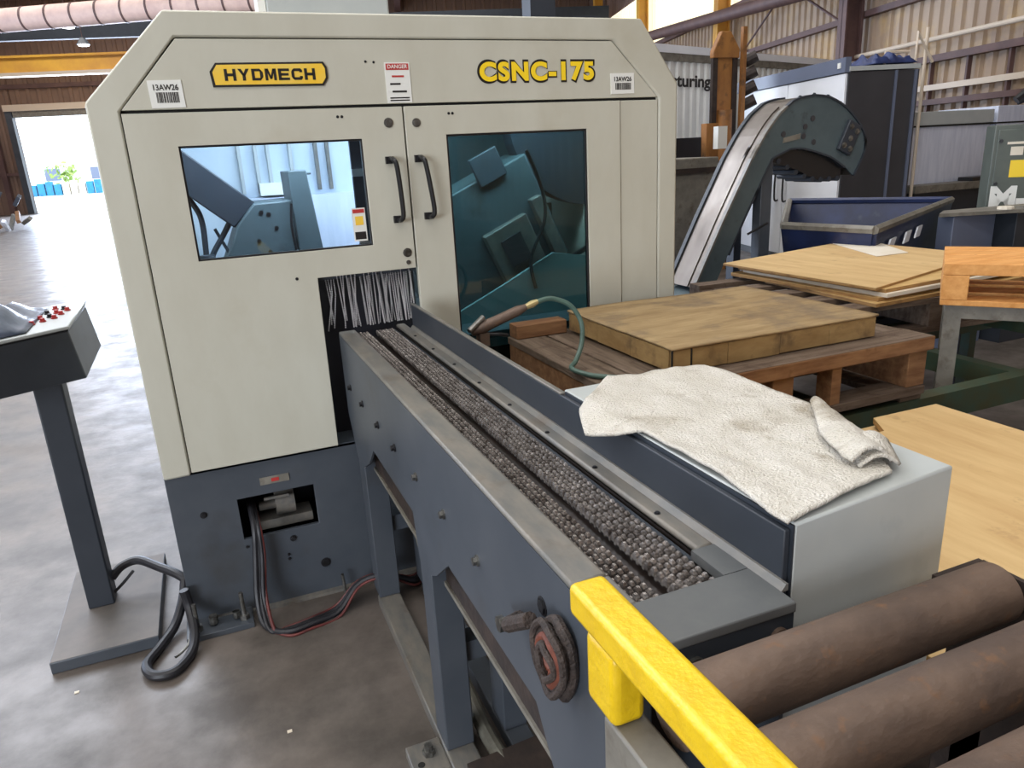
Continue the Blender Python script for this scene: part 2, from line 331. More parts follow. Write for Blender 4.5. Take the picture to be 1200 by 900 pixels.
# yard outside the door
ordn = ('leftmost', 'second', 'third', 'fourth', 'fifth', 'sixth', 'seventh', 'eighth', 'rightmost')
for i in range(9):
    x = -16.4+i*.78; mt_ = tarpb if i not in (4, 5, 6) else paper
    o = MB().box(x, x+.66, 95, 96, 0, 1.15+.15*(i*7 % 3)).build('yard_crate', mt_, None, bevel=.03)
    tagp(o, ordn[i]+(' from the left,' if 0 < i < 8 else '')+(' blue' if mt_ is tarpb else ' pale')+' crate of the row standing in the yard beyond the door', 'crate', 'crates in the yard')
t = thing('yard_tree', 'pale green tree in the yard beyond the open door', 'tree', (-13.2, 98, 0))
MB().cyl((-13.2, 98, 0), (-13.2, 98, 1.6), .12, 8).build('trunk', redwood, t)
mb = MB()
for i in range(60):
    q = Vector((random.gauss(0, .75), random.gauss(0, .6), random.gauss(0, .5)))+Vector((-13.2, 98, 2.2)); m4 = Matrix.Translation(q) @ Matrix.Rotation(random.random()*6, 4, (random.random(), 1, .3))
    mb.box(-.25, .25, -.2, .2, -.02, .02, m4)
mb.build('foliage', leaf, t, kind='stuff')
t = thing('yard_building', 'white building far off across the yard beyond the open door', 'building', (-14, 130, 0))
MB().box(-50, 20, 130, 138, 0, 7).build('wall', yard, t); MB().box(-50.3, 20.3, 129.7, 138.3, 7, 7.4).build('roof', whitem, t)
for i in range(8): MB().box(-44+i*6, -42+i*6, 129.9, 130.05, 1.5, 3.2).build('window', bandblue, t)

# junk by the far left door post
t = thing('scrap_heap', 'pale scrap parts heaped beside the left post of the open door', 'scrap', (-6.3, 30, 0))
for i in range(12):
    q = Vector((-6.9+random.random()*1.3, 30+random.random(), .15+random.random()*.9)); m4 = Matrix.Translation(q) @ Matrix.Rotation(random.random()*6, 4, (random.random(), 1, .3))
    MB().box(-.35, .35, -.06, .06, -.06, .06, m4).build('scrap_bar', (whitem, slate, frame_grey, redwood)[i % 4], t)

# ------------------------------------------------------------------ the saw
YF = 2.625
saw = thing('band_saw', 'large cream enclosed band saw with slate base and two glazed doors', 'saw', (.77, YF, 0))
X0, X1 = -.262, 1.822
# outer shell : octagon outline, extruded back, rolled front edge
out = [(X0, .59), (X0, 1.812), (-.008, 2.068), (1.655, 2.068), (X1, 1.84), (X1, .59)]
inn = [(-.174, .59), (-.174, 1.785), (.012, 1.993), (1.528, 1.993), (1.735, 1.785), (1.735, .59)]
mb = MB(); b = mb.b
fo = [b.verts.new((x, YF, z)) for x, z in out]; fi = [b.verts.new((x, YF, z)) for x, z in inn]
ro = [b.verts.new((x, YF+1.6, z)) for x, z in out]; fib = [b.verts.new((x, YF+.03, z)) for x, z in inn]
for i in range(5):
    b.faces.new((fo[i], fo[i+1], fi[i+1], fi[i])); b.faces.new((fo[i], ro[i], ro[i+1], fo[i+1])); b.faces.new((fi[i], fi[i+1], fib[i+1], fib[i]))
b.faces.new((fo[0], fi[0], fib[0], ro[0])); b.faces.new((fo[5], ro[5], fib[5], fi[5]))
mb.build('hood_frame', cream, saw, bevel=.008)
# fascia, narrow right panel
MB().prism([(-.168, 1.789), (.015, 1.989), (1.525, 1.989), (1.729, 1.789)], YF+.002, YF+.02).build('fascia_panel', cream, saw, bevel=.002)
MB().box(1.561, 1.731, YF+.003, YF+.02, .6, 1.779).build('right_panel', cream, saw, bevel=.002)
MB().box(-.19, -.155, YF+.02, YF+.03, .6, 1.8).build('seam_light_stop', seam, saw)  # dark strip added to keep interior light from leaking through the seam
MB().prism([(-.19, 1.70), (1.75, 1.70), (1.75, 1.79), (1.54, 1.995), (.005, 1.995), (-.19, 1.79)], YF+.022, YF+.03).build('fascia_backing', seam, saw)
MB().box(1.545, 1.735, YF+.022, YF+.03, .6, 1.78).build('panel_backing', seam, saw)
# left door: frame pieces around window and notch
yd0, yd1 = YF-.006, YF+.018
xm = .699
def door(name, pieces, label):
    m_ = MB(); bb = m_.b
    for x0, x1, z0, z1 in pieces: m_.box(x0, x1, yd0, yd1, z0, z1)
    return m_.build(name, cream, saw, label=label)
def plate_with_hole(name, outer, hole, parent, m, y0, y1, label=None):
    m_ = MB(); bb = m_.b                          # outer/hole: lists with equal vertex count
    n = len(outer)
    A0 = [bb.verts.new((x, y0, z)) for x, z in outer]; B0 = [bb.verts.new((x, y0, z)) for x, z in hole]
    A1 = [bb.verts.new((x, y1, z)) for x, z in outer]; B1 = [bb.verts.new((x, y1, z)) for x, z in hole]
    for i in range(n):
        j = (i+1) % n
        bb.faces.new((A0[i], A0[j], B0[j], B0[i])); bb.faces.new((A1[i], B1[i], B1[j], A1[j])); bb.faces.new((A0[i], A1[i], A1[j], A0[j])); bb.faces.new((B0[i], B0[j], B1[j], B1[i]))
    return m_.build(name, m, parent, bevel=.002, label=label)
# left door = L shape: points chosen pairwise with the window
Lout = [(-.17, .603), (.338, .603), (.342, 1.228), (xm-.003, 1.228), (xm-.003, 1.779), (-.17, 1.779)]
Lhole = [(-.028, 1.322), (.338, 1.322), (.345, 1.322), (.548, 1.322), (.548, 1.680), (-.028, 1.680)]
dl = plate_with_hole('left_door', Lout, Lhole, saw, cream, yd0, yd1)
Rout = [(xm+.003, .603), (1.555, .603), (1.555, 1.779), (xm+.003, 1.779)]
Rhole = [(.848, .78), (1.409, .78), (1.409, 1.682), (.848, 1.682)]
dr = plate_with_hole('right_door', Rout, Rhole, saw, cream, yd0, yd1)
plate_with_hole('window_gasket', [(-.028, 1.322), (.548, 1.322), (.548, 1.680), (-.028, 1.680)], [(-.022, 1.328), (.542, 1.328), (.542, 1.674), (-.022, 1.674)], dl, black, YF-.002, YF+.016)
plate_with_hole('window_gasket', [(.848, .78), (1.409, .78), (1.409, 1.682), (.848, 1.682)], [(.855, .787), (1.402, .787), (1.402, 1.675), (.855, 1.675)], dr, black, YF-.002, YF+.016)
MB().box(-.022, .542, YF+.006, YF+.010, 1.328, 1.674).build('window_pane', glass_clear, dl)
MB().box(.855, 1.402, YF+.006, YF+.010, .787, 1.675).build('window_pane', glass_teal, dr)
MB().box(xm-.02, xm+.02, YF+.02, YF+.03, 1.24, 1.78).build('centre_post', seam, saw)
# handles
def handle(parent, xt, zt, xb, zb):
    y = yd0
    p = spline([(xt-.012, y, zt+.004), (xt-.008, y-.04, zt), (xt, y-.048, zt-.03), (xb, y-.048, zb+.03), (xb-.006, y-.04, zb), (xb-.010, y, zb-.002)], 6)
    mb = MB(); mb.tube(p, .0085, 10)
    for (x, z) in ((xt-.014, zt), (xb-.012, zb)): mb.box(x-.014, x+.014, y-.012, y, z-.012, z+.012)
    mb.build('handle', black, parent, smooth=True)
handle(dl, .648, 1.606, .655, 1.405); handle(dr, .752, 1.606, .768, 1.408)
for q, r_ in (((.644, 1.728), .012), ((.668, 1.285), .012), ((.669, 1.250), .006)): bolt(dl, (q[0], yd0, q[1]), (0, -1, 0), r_, .008, zinc, 'lock_screw')
bolt(dr, (.742, yd0, 1.725), (0, -1, 0), .011, .008, zinc, 'lock_screw')
for x, z in ((.474, 1.752), (.488, 1.752)): bolt(dl, (x, yd0, z), (0, -1, 0), .0035, .003, boltd, 'screw')
for x, z in ((.862, 1.752), (.876, 1.752)): bolt(dr, (x, yd0, z), (0, -1, 0), .0035, .003, boltd, 'screw')
for x, z in ((.615, 1.92), (.588, 1.922)): bolt(saw, (x, YF+.002, z), (0, -1, 0), .003, .003, boltd, 'screw')
bolt(dl, (.272, yd0, 1.233), (0, -1, 0), .004, .004, boltd, 'screw')
# nameplate
np_ = MB().prism([(.102, 1.85), (.442, 1.85), (.458, 1.872), (.458, 1.905), (.448, 1.922), (.118, 1.912+.008), (.098, 1.895)], YF-.003, YF+.002).build('nameplate', ink, saw, label='black bordered yellow nameplate')
MB().prism([(.110, 1.856), (.438, 1.856), (.451, 1.874), (.451, 1.902), (.443, 1.916), (.121, 1.914), (.106, 1.893)], YF-.0045, YF-.003).build('nameplate_field', logoy, np_)
LET = {'H': [[(0, 0), (.27, 0), (.27, 1), (0, 1)], [(.73, 0), (1, 0), (1, 1), (.73, 1)], [(.2, .38), (.8, .38), (.8, .62), (.2, .62)]],
 'Y': [[(0, 1), (.30, 1), (.62, .42), (.38, .42)], [(1, 1), (.70, 1), (.38, .42), (.62, .42)], [(.365, 0), (.635, 0), (.635, .5), (.365, .5)]],
 'D': [[(0, 0), (.27, 0), (.27, 1), (0, 1)], [(.2, 0), (.74, 0), (.9, .22), (.2, .22)], [(.2, .78), (.9, .78), (.74, 1), (.2, 1)], [(.73, .12), (.82, .08), (1, .3), (1, .7), (.82, .92), (.73, .88)]],
 'M': [[(0, 0), (.24, 0), (.24, 1), (0, 1)], [(.76, 0), (1, 0), (1, 1), (.76, 1)], [(.1, 1), (.30, 1), (.60, .12), (.42, .12)], [(.9, 1), (.70, 1), (.42, .12), (.60, .12)]],
 'E': [[(0, 0), (.27, 0), (.27, 1), (0, 1)], [(.2, 0), (1, 0), (1, .22), (.2, .22)], [(.2, .39), (.92, .39), (.92, .61), (.2, .61)], [(.2, .78), (1, .78), (1, 1), (.2, 1)]],
 'C': [[(0, .28), (.12, .1), (.27, .05), (.27, .95), (.12, .9), (0, .72)], [(.14, .08), (.26, 0), (.86, 0), (1, .16), (1, .24), (.2, .24)], [(.2, .76), (1, .76), (1, .84), (.86, 1), (.26, 1), (.14, .92)], [(.74, .2), (1, .2), (1, .34), (.74, .34)], [(.74, .66), (1, .66), (1, .8), (.74, .8)]]}
mb = MB(); lw, lh, lg = .0345, .0345, .0062; x = .279-(7*lw+6*lg)/2
for ch in 'HYDMECH':
    for poly in LET[ch]: mb.prism([(x+a_*lw, 1.8675+b_*lh) for a_, b_ in poly], YF-.0054, YF-.0044)
    x += lw+lg
mb.build('lettering', ink, np_)
# model lettering : yellow letters on a black outline
ml = text('model_lettering', 'CSNC-175', ink, saw, (1.217, YF+.0005, 1.886), FR, 1, .075, 1, spacing=1.16, fit=(.472, .082))
text('letter_face', 'CSNC-175', logoy2, ml, (1.217, YF-.0022, 1.886), FR, 1, .046, 1, spacing=1.16, fit=(.456, .066))
# inventory labels
def barcode(x0, x1, z0, z1, words, tilt):
    t_ = MB().prism([(x0, z0), (x1, z0+tilt), (x1-.002, z1+tilt), (x0-.002, z1)], YF-.001, YF+.002).build('inventory_label', white, saw)
    text('lettering', words, ink, t_, ((x0+x1)/2, YF-.0016, z1-.020), FR, 1, .02, 1, fit=((x1-x0)*.74, .017))
    mb = MB(); x = x0+.018; rr = random.Random(3)
    while x < x1-.016:
        w_ = rr.choice((.0012, .0022, .0034)); mb.box(x, x+w_, YF-.0018, YF-.001, z0+.015, z1-.034); x += w_+rr.choice((.0012, .0022))
    mb.build('bars', ink, t_)
barcode(-.082, .014, 1.793, 1.872, '13AW26', .001)
barcode(1.520, 1.622, 1.803, 1.876, '13AW26', .001)
wl = MB().box(.650, .736, YF-.001, YF+.002, 1.791, 1.919).build('warning_label', white, saw)
MB().box(.654, .732, YF-.002, YF-.001, 1.895, 1.915).build('red_band', labred, wl)
text('lettering', 'DANGER', white, wl, (.693, YF-.0024, 1.905), FR, .017, .0002)
for k, (a_, b_) in enumerate(((.672, .714), (.664, .70), (.67, .72))): MB().box(a_, b_, YF-.002, YF-.001, 1.872-k*.024, 1.878-k*.024).build('pictogram_line', (labred, ink, ink)[k], wl)
for k in range(2): MB().box(.660, .728, YF-.002, YF-.001, 1.797+k*.008, 1.801+k*.008).build('print_line', ink, wl)
wl2 = MB().box(.486, .532, YF+.000, YF+.004, 1.340, 1.453).build('warning_label', white, dl, label='small white and red warning label on the window')
MB().box(.489, .529, YF-.001, YF, 1.436, 1.449).build('red_band', labred, wl2)
MB().box(.495, .523, YF-.001, YF, 1.395, 1.425).build('red_band', logoy, wl2)
MB().box(.490, .528, YF-.001, YF, 1.346, 1.372).build('red_band', ink, wl2)
# base cabinet with opening
bo = [(-.262, .0), (1.75, .0), (1.75, .60), (-.262, .60)]
hb = [(-.041, .300), (.231, .300), (.231, .462), (-.041, .462)]
base = plate_with_hole('base_cabinet', bo, hb, saw, slate, YF+.012, YF+.03)
mb = MB(); mb.box(-.262, -.245, YF+.02, YF+1.55, 0, .6); mb.box(1.735, 1.75, YF+.02, YF+1.55, 0, .6); mb.box(-.262, 1.75, YF+1.53, YF+1.55, 0, .6); mb.box(-.262, 1.75, YF+.012, YF+1.55, .59, .602)
mb.build('base_walls', slate, saw)
MB().box(-.25, 1.7, YF+.35, YF+.37, 0, .59).build('inner_bulkhead', slate_dark, saw)
pu = MB(); pu.cyl((.09, YF+.12, .375), (.16, YF+.12, .375), .05, 20); pu.cyl((.03, YF+.12, .37), (.09, YF+.12, .37), .018, 12); pu.box(.05, .14, YF+.06, YF+.07, .415, .425); pu.box(.0, .22, YF+.1, YF+.2, .28, .315)
pu.build('hydraulic_valve', slate_light, saw, smooth=True)
MB().box(.045, .148, YF+.008, YF+.012, .500, .528).build('base_label', frame_grey, saw)
MB().box(.085, .112, YF+.006, YF+.008, .508, .521).build('base_label_mark', labred, saw)
for x, z, r_ in ((-.16, .43, .009), (.13, .262, .009), (.105, .20, .004), (.105, .182, .004), (.235, .13, .014), (-.035, .27, .004)): bolt(saw, (x, YF+.012, z), (0, -1, 0), r_, .008, boltd)
MB().box(-.285, -.055, YF-.10, YF+.02, 0, .022).build('foot_plate', slate, saw, bevel=.002)
MB().box(-.055, 1.7, YF-.012, YF+.012, .0, .012).build('skirt_lip', slate_light, saw)
for x in (-.245, -.085):
    mb = MB(); mb.cyl((x, YF-.06, .022), (x, YF-.06, .13), .008, 10); mb.cyl((x, YF-.06, .022), (x, YF-.06, .04), .018, 6); mb.build('levelling_stud', zinc, saw, smooth=True)
mb = MB(); mb.cyl((-.19, YF-.05, .03), (-.19, YF-.05, .06), .016, 8); mb.cyl((-.11, YF-.05, .03), (-.11, YF-.05, .055), .014, 8); mb.box(-.19, -.1, YF-.055, YF-.045, .05, .055); mb.build('levelling_nut', zinc, saw)
MB().cyl((.29, YF-.03, .0), (.285, YF-.03, .085), .006, 8).build('levelling_stud', zinc, saw)
# interior
MB().prism([(-.25, .6), (.93, .6), (.93, 2.04), (0, 2.04), (-.25, 1.79)], YF+1.5, YF+1.55).build('rear_liner', glare_pale, saw, label='pale blue white back panel coloured as daylight beyond the saw')  # stands for the bright view out through the back
MB().prism([(.93, .6), (1.79, .6), (1.79, 1.82), (1.64, 2.04), (.93, 2.04)], YF+1.5, YF+1.55).build('rear_liner', teal_grey, saw)
for x in (.22, .30, .36, .47, .60, .66): MB().box(x, x+.016, YF+1.46, YF+1.5, 1.48, 2.0).build('liner_rib', boxgrey if x < .5 else slate_light, saw)
MB().box(.2, .93, YF+1.40, YF+1.5, .9, 1.46).build('liner_lower_panel', stainless, saw)
MB().box(.30, .44, YF+1.38, YF+1.5, 1.47, 1.53).build('white_tray', white, saw)
mb = MB(); mb.prism([(-.06, 1.72), (-.06, 1.53), (.13, 1.36), (.23, 1.46)], YF+.85, YF+1.0); mb.build('feed_arm', slate_dark, saw, bevel=.006)
mb = MB(); mb.prism([(.02, 1.10), (.14, 1.37), (.22, 1.46), (.38, 1.465), (.38, 1.10)], YF+.8, YF+1.1); mb.build('saw_housing', teal_grey, saw, bevel=.008)
mb = MB(); mb.prism([(.385, 1.1), (.375, 1.585), (.455, 1.585), (.50, 1.1)], YF+.78, YF+1.08); mb.box(.455, .485, YF+.85, YF+.88, 1.565, 1.575); mb.build('saw_column', teal_grey, saw, bevel=.006)
for x, z in ((.245, 1.42), (.275, 1.41), (.22, 1.30), (.30, 1.35), (.26, 1.25)): bolt(saw, (x, YF+.8, z), (0, -1, 0), .007, .006, black, 'housing_bolt')
MB().tube(spline([(.372, YF+.76, 1.45), (.36, YF+.75, 1.35), (.372, YF+.76, 1.2), (.39, YF+.77, 1.1)]), .006, 8).build('coolant_line', black, saw, smooth=True)
for pts, r_ in (([(-.05, 1.52), (.0, 1.42), (.0, 1.28), (-.01, 1.18)], .012), ([(.14, 1.42), (.08, 1.33), (.02, 1.24), (.0, 1.15)], .012), ([(.05, 1.36), (.09, 1.26), (.12, 1.19)], .007)):
    MB().tube(spline([(x, YF+.9, z) for x, z in pts]), r_, 8).build('inner_hose', slate_dark, saw, smooth=True)
MB().cyl((-.0, YF+.7, 1.05), (-.0, YF+.7, 1.27), .09, 20, .03).build('hose_boot', slate_dark, saw, smooth=True)
MB().box(.60, .78, YF+.5, YF+.52, 1.0, 1.95).build('inner_divider', slate_dark, saw); MB().box(.595, .64, YF+.48, YF+.5, 1.55, 1.58).build('divider_tag', boxgrey, saw)
MB().box(.0, .6, YF+.2, YF+1.4, 1.08, 1.10).build('inner_floor', slate, saw)
# right bay: tilted saw head, drive box, wheel guard
TR = Matrix.Translation((1.30, YF+.75, 1.2)) @ Matrix.Rotation(R(-24), 4, 'Y')
MB().box(-.42, .33, 0, .25, -.24, .30, TR).build('saw_head', teal_grey, saw, bevel=.01)
MB().box(-.46, .50, -.02, .0, -.275, -.255, TR).build('head_rail', black, saw)
MB().prism([(.90, .72), (1.78, .72), (1.78, 1.10), (1.55, 1.14), (1.30, 1.02), (.90, .84)], YF+.62, YF+.64).build('lower_guard', mat('pale_teal_guard', s(128, 158, 160), rough=.5), saw)
bx = MB().box(-.05, .19, -.05, 0, -.22, .06, TR).build('drive_box', slate_light, saw, bevel=.006)
MB().box(.01, .12, -.06, -.05, -.14, .0, TR).build('drive_screen', charcoal, bx)
MB().box(.24, .30, -.05, 0, -.22, .10, TR).build('guide_bracket', slate_light, saw, bevel=.005)
MB().box(.05, .20, -.02, .0, .26, .40, TR).build('tension_block', slate, saw, bevel=.005)
MB().cyl((1.86, YF+.80, 1.78), (1.86, YF+.9, 1.78), .44, 40).build('wheel_guard', slate_dark, saw, smooth=True)
MB().tube(spline([(1.42, YF+.6, 1.62), (1.50, YF+.62, 1.45), (1.50, YF+.6, 1.3), (1.43, YF+.62, 1.12), (1.44, YF+.6, .98)]), .009, 8).build('head_cable', black, saw, smooth=True)
MB().box(.86, 1.75, YF+.4, YF+1.45, .82, .85).build('chip_tray', teal_grey, saw)
MB().box(1.55, 1.73, YF+1.0, YF+1.05, .9, 1.35).build('dark_housing', black, saw)
for x, w_, sx in ((.36, 120, .64), (1.25, 150, .8)):  # fill lights and plates added to brighten the view through both windows
    L_ = bpy.data.lights.new('interior_fill', 'AREA'); L_.shape = 'RECTANGLE'; L_.size = sx; L_.size_y = .2; L_.energy = w_*.2; L_.color = (.80, .91, 1)
    lo = bpy.data.objects.new('interior_fill', L_); COL.objects.link(lo); lo.location = (x, YF+.55, 2.0); lo.rotation_euler = (R(35), 0, 0)
    MB().box(x-sx/2, x+sx/2, YF+.42, YF+.68, 2.03, 2.05).build('interior_fill_plate', white, saw)
# chain curtain over the notch
mb = MB()
rr = random.Random(5)
for i in range(62):
    x = .372+i*.0051+rr.uniform(-.002, .002); y = YF+.030+rr.uniform(-.018, .018); z = 1.222; zb = 1.035 if x > .43 else rr.uniform(1.03, 1.06)
    if (x < .44 and i % 2) or i in (22, 23, 34): continue
    dx = rr.uniform(-.0006, .0006)
    sway = -.0011 if (i in (2, 4, 6)) else 0
    while z > zb:
        r_ = .0031
        c = Vector((x, y, z))
        vs = [mb.b.verts.new(c+Vector(d)*r_) for d in ((1, 0, 0), (0, 1, 0), (-1, 0, 0), (0, -1, 0), (0, 0, 1.3), (0, 0, -1.3))]
        for k in range(4): mb.b.faces.new((vs[k], vs[(k+1) % 4], vs[4])); mb.b.faces.new((vs[(k+1) % 4], vs[k], vs[5]))
        z -= .0066; x += dx+(sway if z < 1.15 else 0)
mb.build('chain_curtain', mat('bead_steel', s(186, 182, 184), rough=.3, metal=.5), saw, kind='stuff')
MB().box(.345, .70, YF+.02, YF+.055, 1.215, 1.235).build('curtain_rail', slate_dark, saw)
mb = MB(); mb.box(.30, .72, YF+.14, YF+.15, .6, 1.26); mb.build('notch_shade_sheet', darkhole, saw)  # dark sheet standing for the shade behind the curtain
# things on top
t = thing('roof_cabinet', 'pale grey control cabinet behind the top edge of the saw', 'cabinet', (.75, 4.0, 2.07))
MB().box(.44, 1.03, 3.95, 4.2, 2.07, 2.6).build('cabinet_body', boxgrey, t, bevel=.01); MB().box(.405, .44, 3.95, 4.1, 2.07, 2.6).build('white_post', white, t)
bo_ = MB().box(1.96, 2.12, 4.3, 4.42, 0, 5).build('roof_column', slate_dark, None); tagp(bo_, 'dark upright column rising behind the top edge of the saw', 'column')

# ------------------------------------------------------------------ infeed conveyor
cv = thing('infeed_conveyor', 'slate painted infeed conveyor bed with two oily chain bands', 'conveyor', (.5, 1.6, 0))
ZT = 1.03
pl = [(2.62, ZT-.01), (.70, ZT-.01), (.70, .0), (.80, .0), (.88, .62), (.945, .722), (1.426, .722), (1.53, .64), (1.60, .60), (1.60, .05), (1.70, .05), (1.70, .70), (1.727, .722), (2.20, .722), (2.30, .66), (2.42, .60), (2.42, .05), (2.52, .05), (2.52, .60), (2.62, .66)]
MB().prism(pl[:3]+[(.705, 0)]+pl[3:], .390, .397, 'x').build('side_plate', slate, cv) if False else None
mb = MB()
# side plate split into convex pieces
for q in ([(2.62, .722), (2.62, 1.02), (.70, 1.02), (.70, .722)], [(.70, .05), (.70, .722), (.945, .722), (.872, .62), (.80, .05)],
          [(1.426, .722), (1.54, .632), (1.60, .60), (1.70, .60), (1.727, .722)], [(2.20, .722), (2.30, .64), (2.42, .58), (2.52, .58), (2.62, .722)]):
    mb.prism(q, .390, .397, 'x')
mb.build('side_plate', slate, cv)
MB().prism([(2.6, .722), (2.6, 1.02), (.64, 1.02), (.64, .722)], .624, .631, 'x').build('side_plate', slate, cv)
# bent top flange (rounded edge) and top plates
for (xa, xb, nm) in ((.390, .449, 'top_flange'), (.600, .632, 'top_flange')):
    y0 = .722 if nm else 0
    MB().box(xa, xb, .80, 2.62, 1.018, ZT).build(nm, slate_light, cv, bevel=.005)
MB().box(.390, .449, .722, .797, 1.018, ZT).build('top_flange', slate_light, cv, bevel=.003)
MB().prism([(.390, .632), (.630, .628), (.632, .797), (.584, .797), (.584, .722), (.390, .722)][:2]+[(.632, .722), (.390, .722)], 1.016, ZT+.001, 'z').build('end_plate', slate_mid, cv, bevel=.002)
MB().box(.588, .632, .722, .797, 1.016, ZT+.001).build('end_plate', slate_mid, cv)
MB().box(.395, .630, .632, .642, .965, 1.016).build('end_face', slate_dark, cv)
bolt(cv, (.475, .632, .985), (0, -1, 0), .010, .016, zinc); bolt(cv, (.606, .632, .985), (0, -1, 0), .010, .016, rust)
# inner lip and guide
MB().prism([(.628, ZT), (.640, ZT), (.640, ZT+.010), (.636, ZT+.010)], .655, 2.52, 'y').build('guide_fillet', slate_light, cv)
gd = MB().box(.640, .650, .668, 2.53, ZT-.03, 1.112).build('side_guide', slate_dark, cv, bevel=.002)
MB().box(.639, .652, 1.33, 2.53, 1.112, 1.1175).build('guide_top_edge', slate_light, gd, bevel=.002)
for i in range(8): bolt(cv, (.610, .92+i*.21, ZT), (0, 0, 1), .004, .003, boltd, 'countersunk_screw')
# channel floor & chain strands
MB().box(.449, .607, .722, 2.62, .985, .992).build('chain_channel', oily, cv)
MB().box(.499, .517, .722, 2.62, .992, .998).build('centre_rib', oily, cv)
MB().box(.447, .4485, .722, 2.62, .99, 1.018).build('channel_wall', oily, cv); MB().box(.590, .597, .80, 2.62, .99, 1.012).build('channel_wall', slate_dark, cv); MB().box(.599, .6005, .722, 2.62, .99, 1.018).build('channel_wall', oily, cv)
oct_ = [(.5, 0), (.36, .33), (0, .5), (-.36, .33), (-.5, 0), (-.36, -.33), (0, -.5), (.36, -.33)]
def bead(mb, x, y, z, hx, hy, hz):
    f = .55
    v = [mb.b.verts.new(q) for q in [(x-hx, y-hy, z-hz), (x+hx, y-hy, z-hz), (x+hx, y+hy, z-hz), (x-hx, y+hy, z-hz), (x-hx, y-hy, z+hz*.3), (x+hx, y-hy, z+hz*.3), (x+hx, y+hy, z+hz*.3), (x-hx, y+hy, z+hz*.3), (x-hx*f, y-hy*f, z+hz), (x+hx*f, y-hy*f, z+hz), (x+hx*f, y+hy*f, z+hz), (x-hx*f, y+hy*f, z+hz)]]
    for a in (0, 4):
        for k in range(4): mb.b.faces.new((v[a+k], v[a+(k+1) % 4], v[a+4+(k+1) % 4], v[a+4+k]))
    mb.b.faces.new(v[8:12])
crng = random.Random(11)
for nst, xb in ((4, .4545), (6, .5245)):
    for k in range(nst):
        mb = MB(); x = xb+k*.0112; n = 0; y = .732+(.004 if k % 2 else 0)
        while y < 2.61:
            dz = crng.uniform(-.0008, .0008); dx = crng.uniform(-.0006, .0006)
            bead(mb, x+dx, y, 1.014+dz, .0037, .0050, .0065)
            bead(mb, x-dx, y+.0082, 1.008+dz, .0030, .0030, .0045)
            y += .0164; n += 1
        mb.build('chain_strand', chainm, cv, kind='stuff')
# bolts along the side
for i, y in enumerate((2.498, 2.294, 2.069, 1.865, 1.648, 1.423, 1.205)):
    bolt(cv, (.390, y, .853), (-1, 0, 0), .0085, .012, boltd if i < 4 else zinc, 'side_bolt')
bolt(cv, (.390, .90, .935), (-1, 0, 0), .012, .004, boltd, 'side_bolt')
# legs, floor beams, feet
for y in (1.60, 2.42):
    MB().box(.3905, .470, y, y+.10, .048, 1.0).build('leg', slate, cv, bevel=.004)
    MB().box(.56, .630, y, y+.10, .048, 1.0).build('leg', slate, cv, bevel=.004)
    MB().box(.47, .56, y+.02, y+.08, .30, .36).build('cross_brace', slate, cv)
MB().box(.3905, .46, .70, .80, .048, 1.0).build('leg', slate, cv, bevel=.004); MB().box(.56, .63, .70, .80, .048, 1.0).build('leg', slate, cv, bevel=.004)
MB().box(.388, .468, .70, 2.45, 0, .048).build('floor_beam', slate_light, cv, bevel=.004); MB().box(.56, .63, .70, 2.45, 0, .048).build('floor_beam', slate, cv, bevel=.004)
ft = MB().box(.29, .388, 1.56, 1.68, .0, .035).build('foot_tab', slate_light, cv, bevel=.003)
mb = MB(); mb.cyl((.345, 1.63, .035), (.345, 1.63, .065), .012, 10); mb.cyl((.345, 1.63, .035), (.345, 1.63, .05), .018, 6); mb.build('anchor_bolt', zinc, ft)
MB().cyl((.315, 1.60, .035), (.315, 1.60, .0362), .01, 12).build('slot', seam, ft)
# chip trough under the bed
MB().prism([(.43, .95), (.43, .575), (.60, .575), (.60, .95)], .82, 2.5, 'y').build('chip_trough', rustdk, cv)
MB().box(.424, .431, .82, 2.5, .562, .575).build('trough_edge', frame_grey, cv)
# things beneath the conveyor
t = MB().tube(spline([(.50, 2.25, .55), (.51, 2.05, .30), (.51, 1.85, .10), (.52, 1.5, .04), (.60, 1.3, .06), (.72, 1.35, .04), (.75, 1.7, .03)]), .022, 10).build('grey_hose', greyhose, None, smooth=True)
tagp(t, 'grey hose sagging to the floor beneath the conveyor bed', 'hose')
t = MB().box(.50, .86, .95, 1.5, .05, .062, Matrix.Rotation(R(3), 4, 'Z')).build('floor_board', rustdk, None); tagp(t, 'dirty brown board lying under the conveyor', 'board')
for q in ((.55, 1.0), (.8, 1.45)): pass

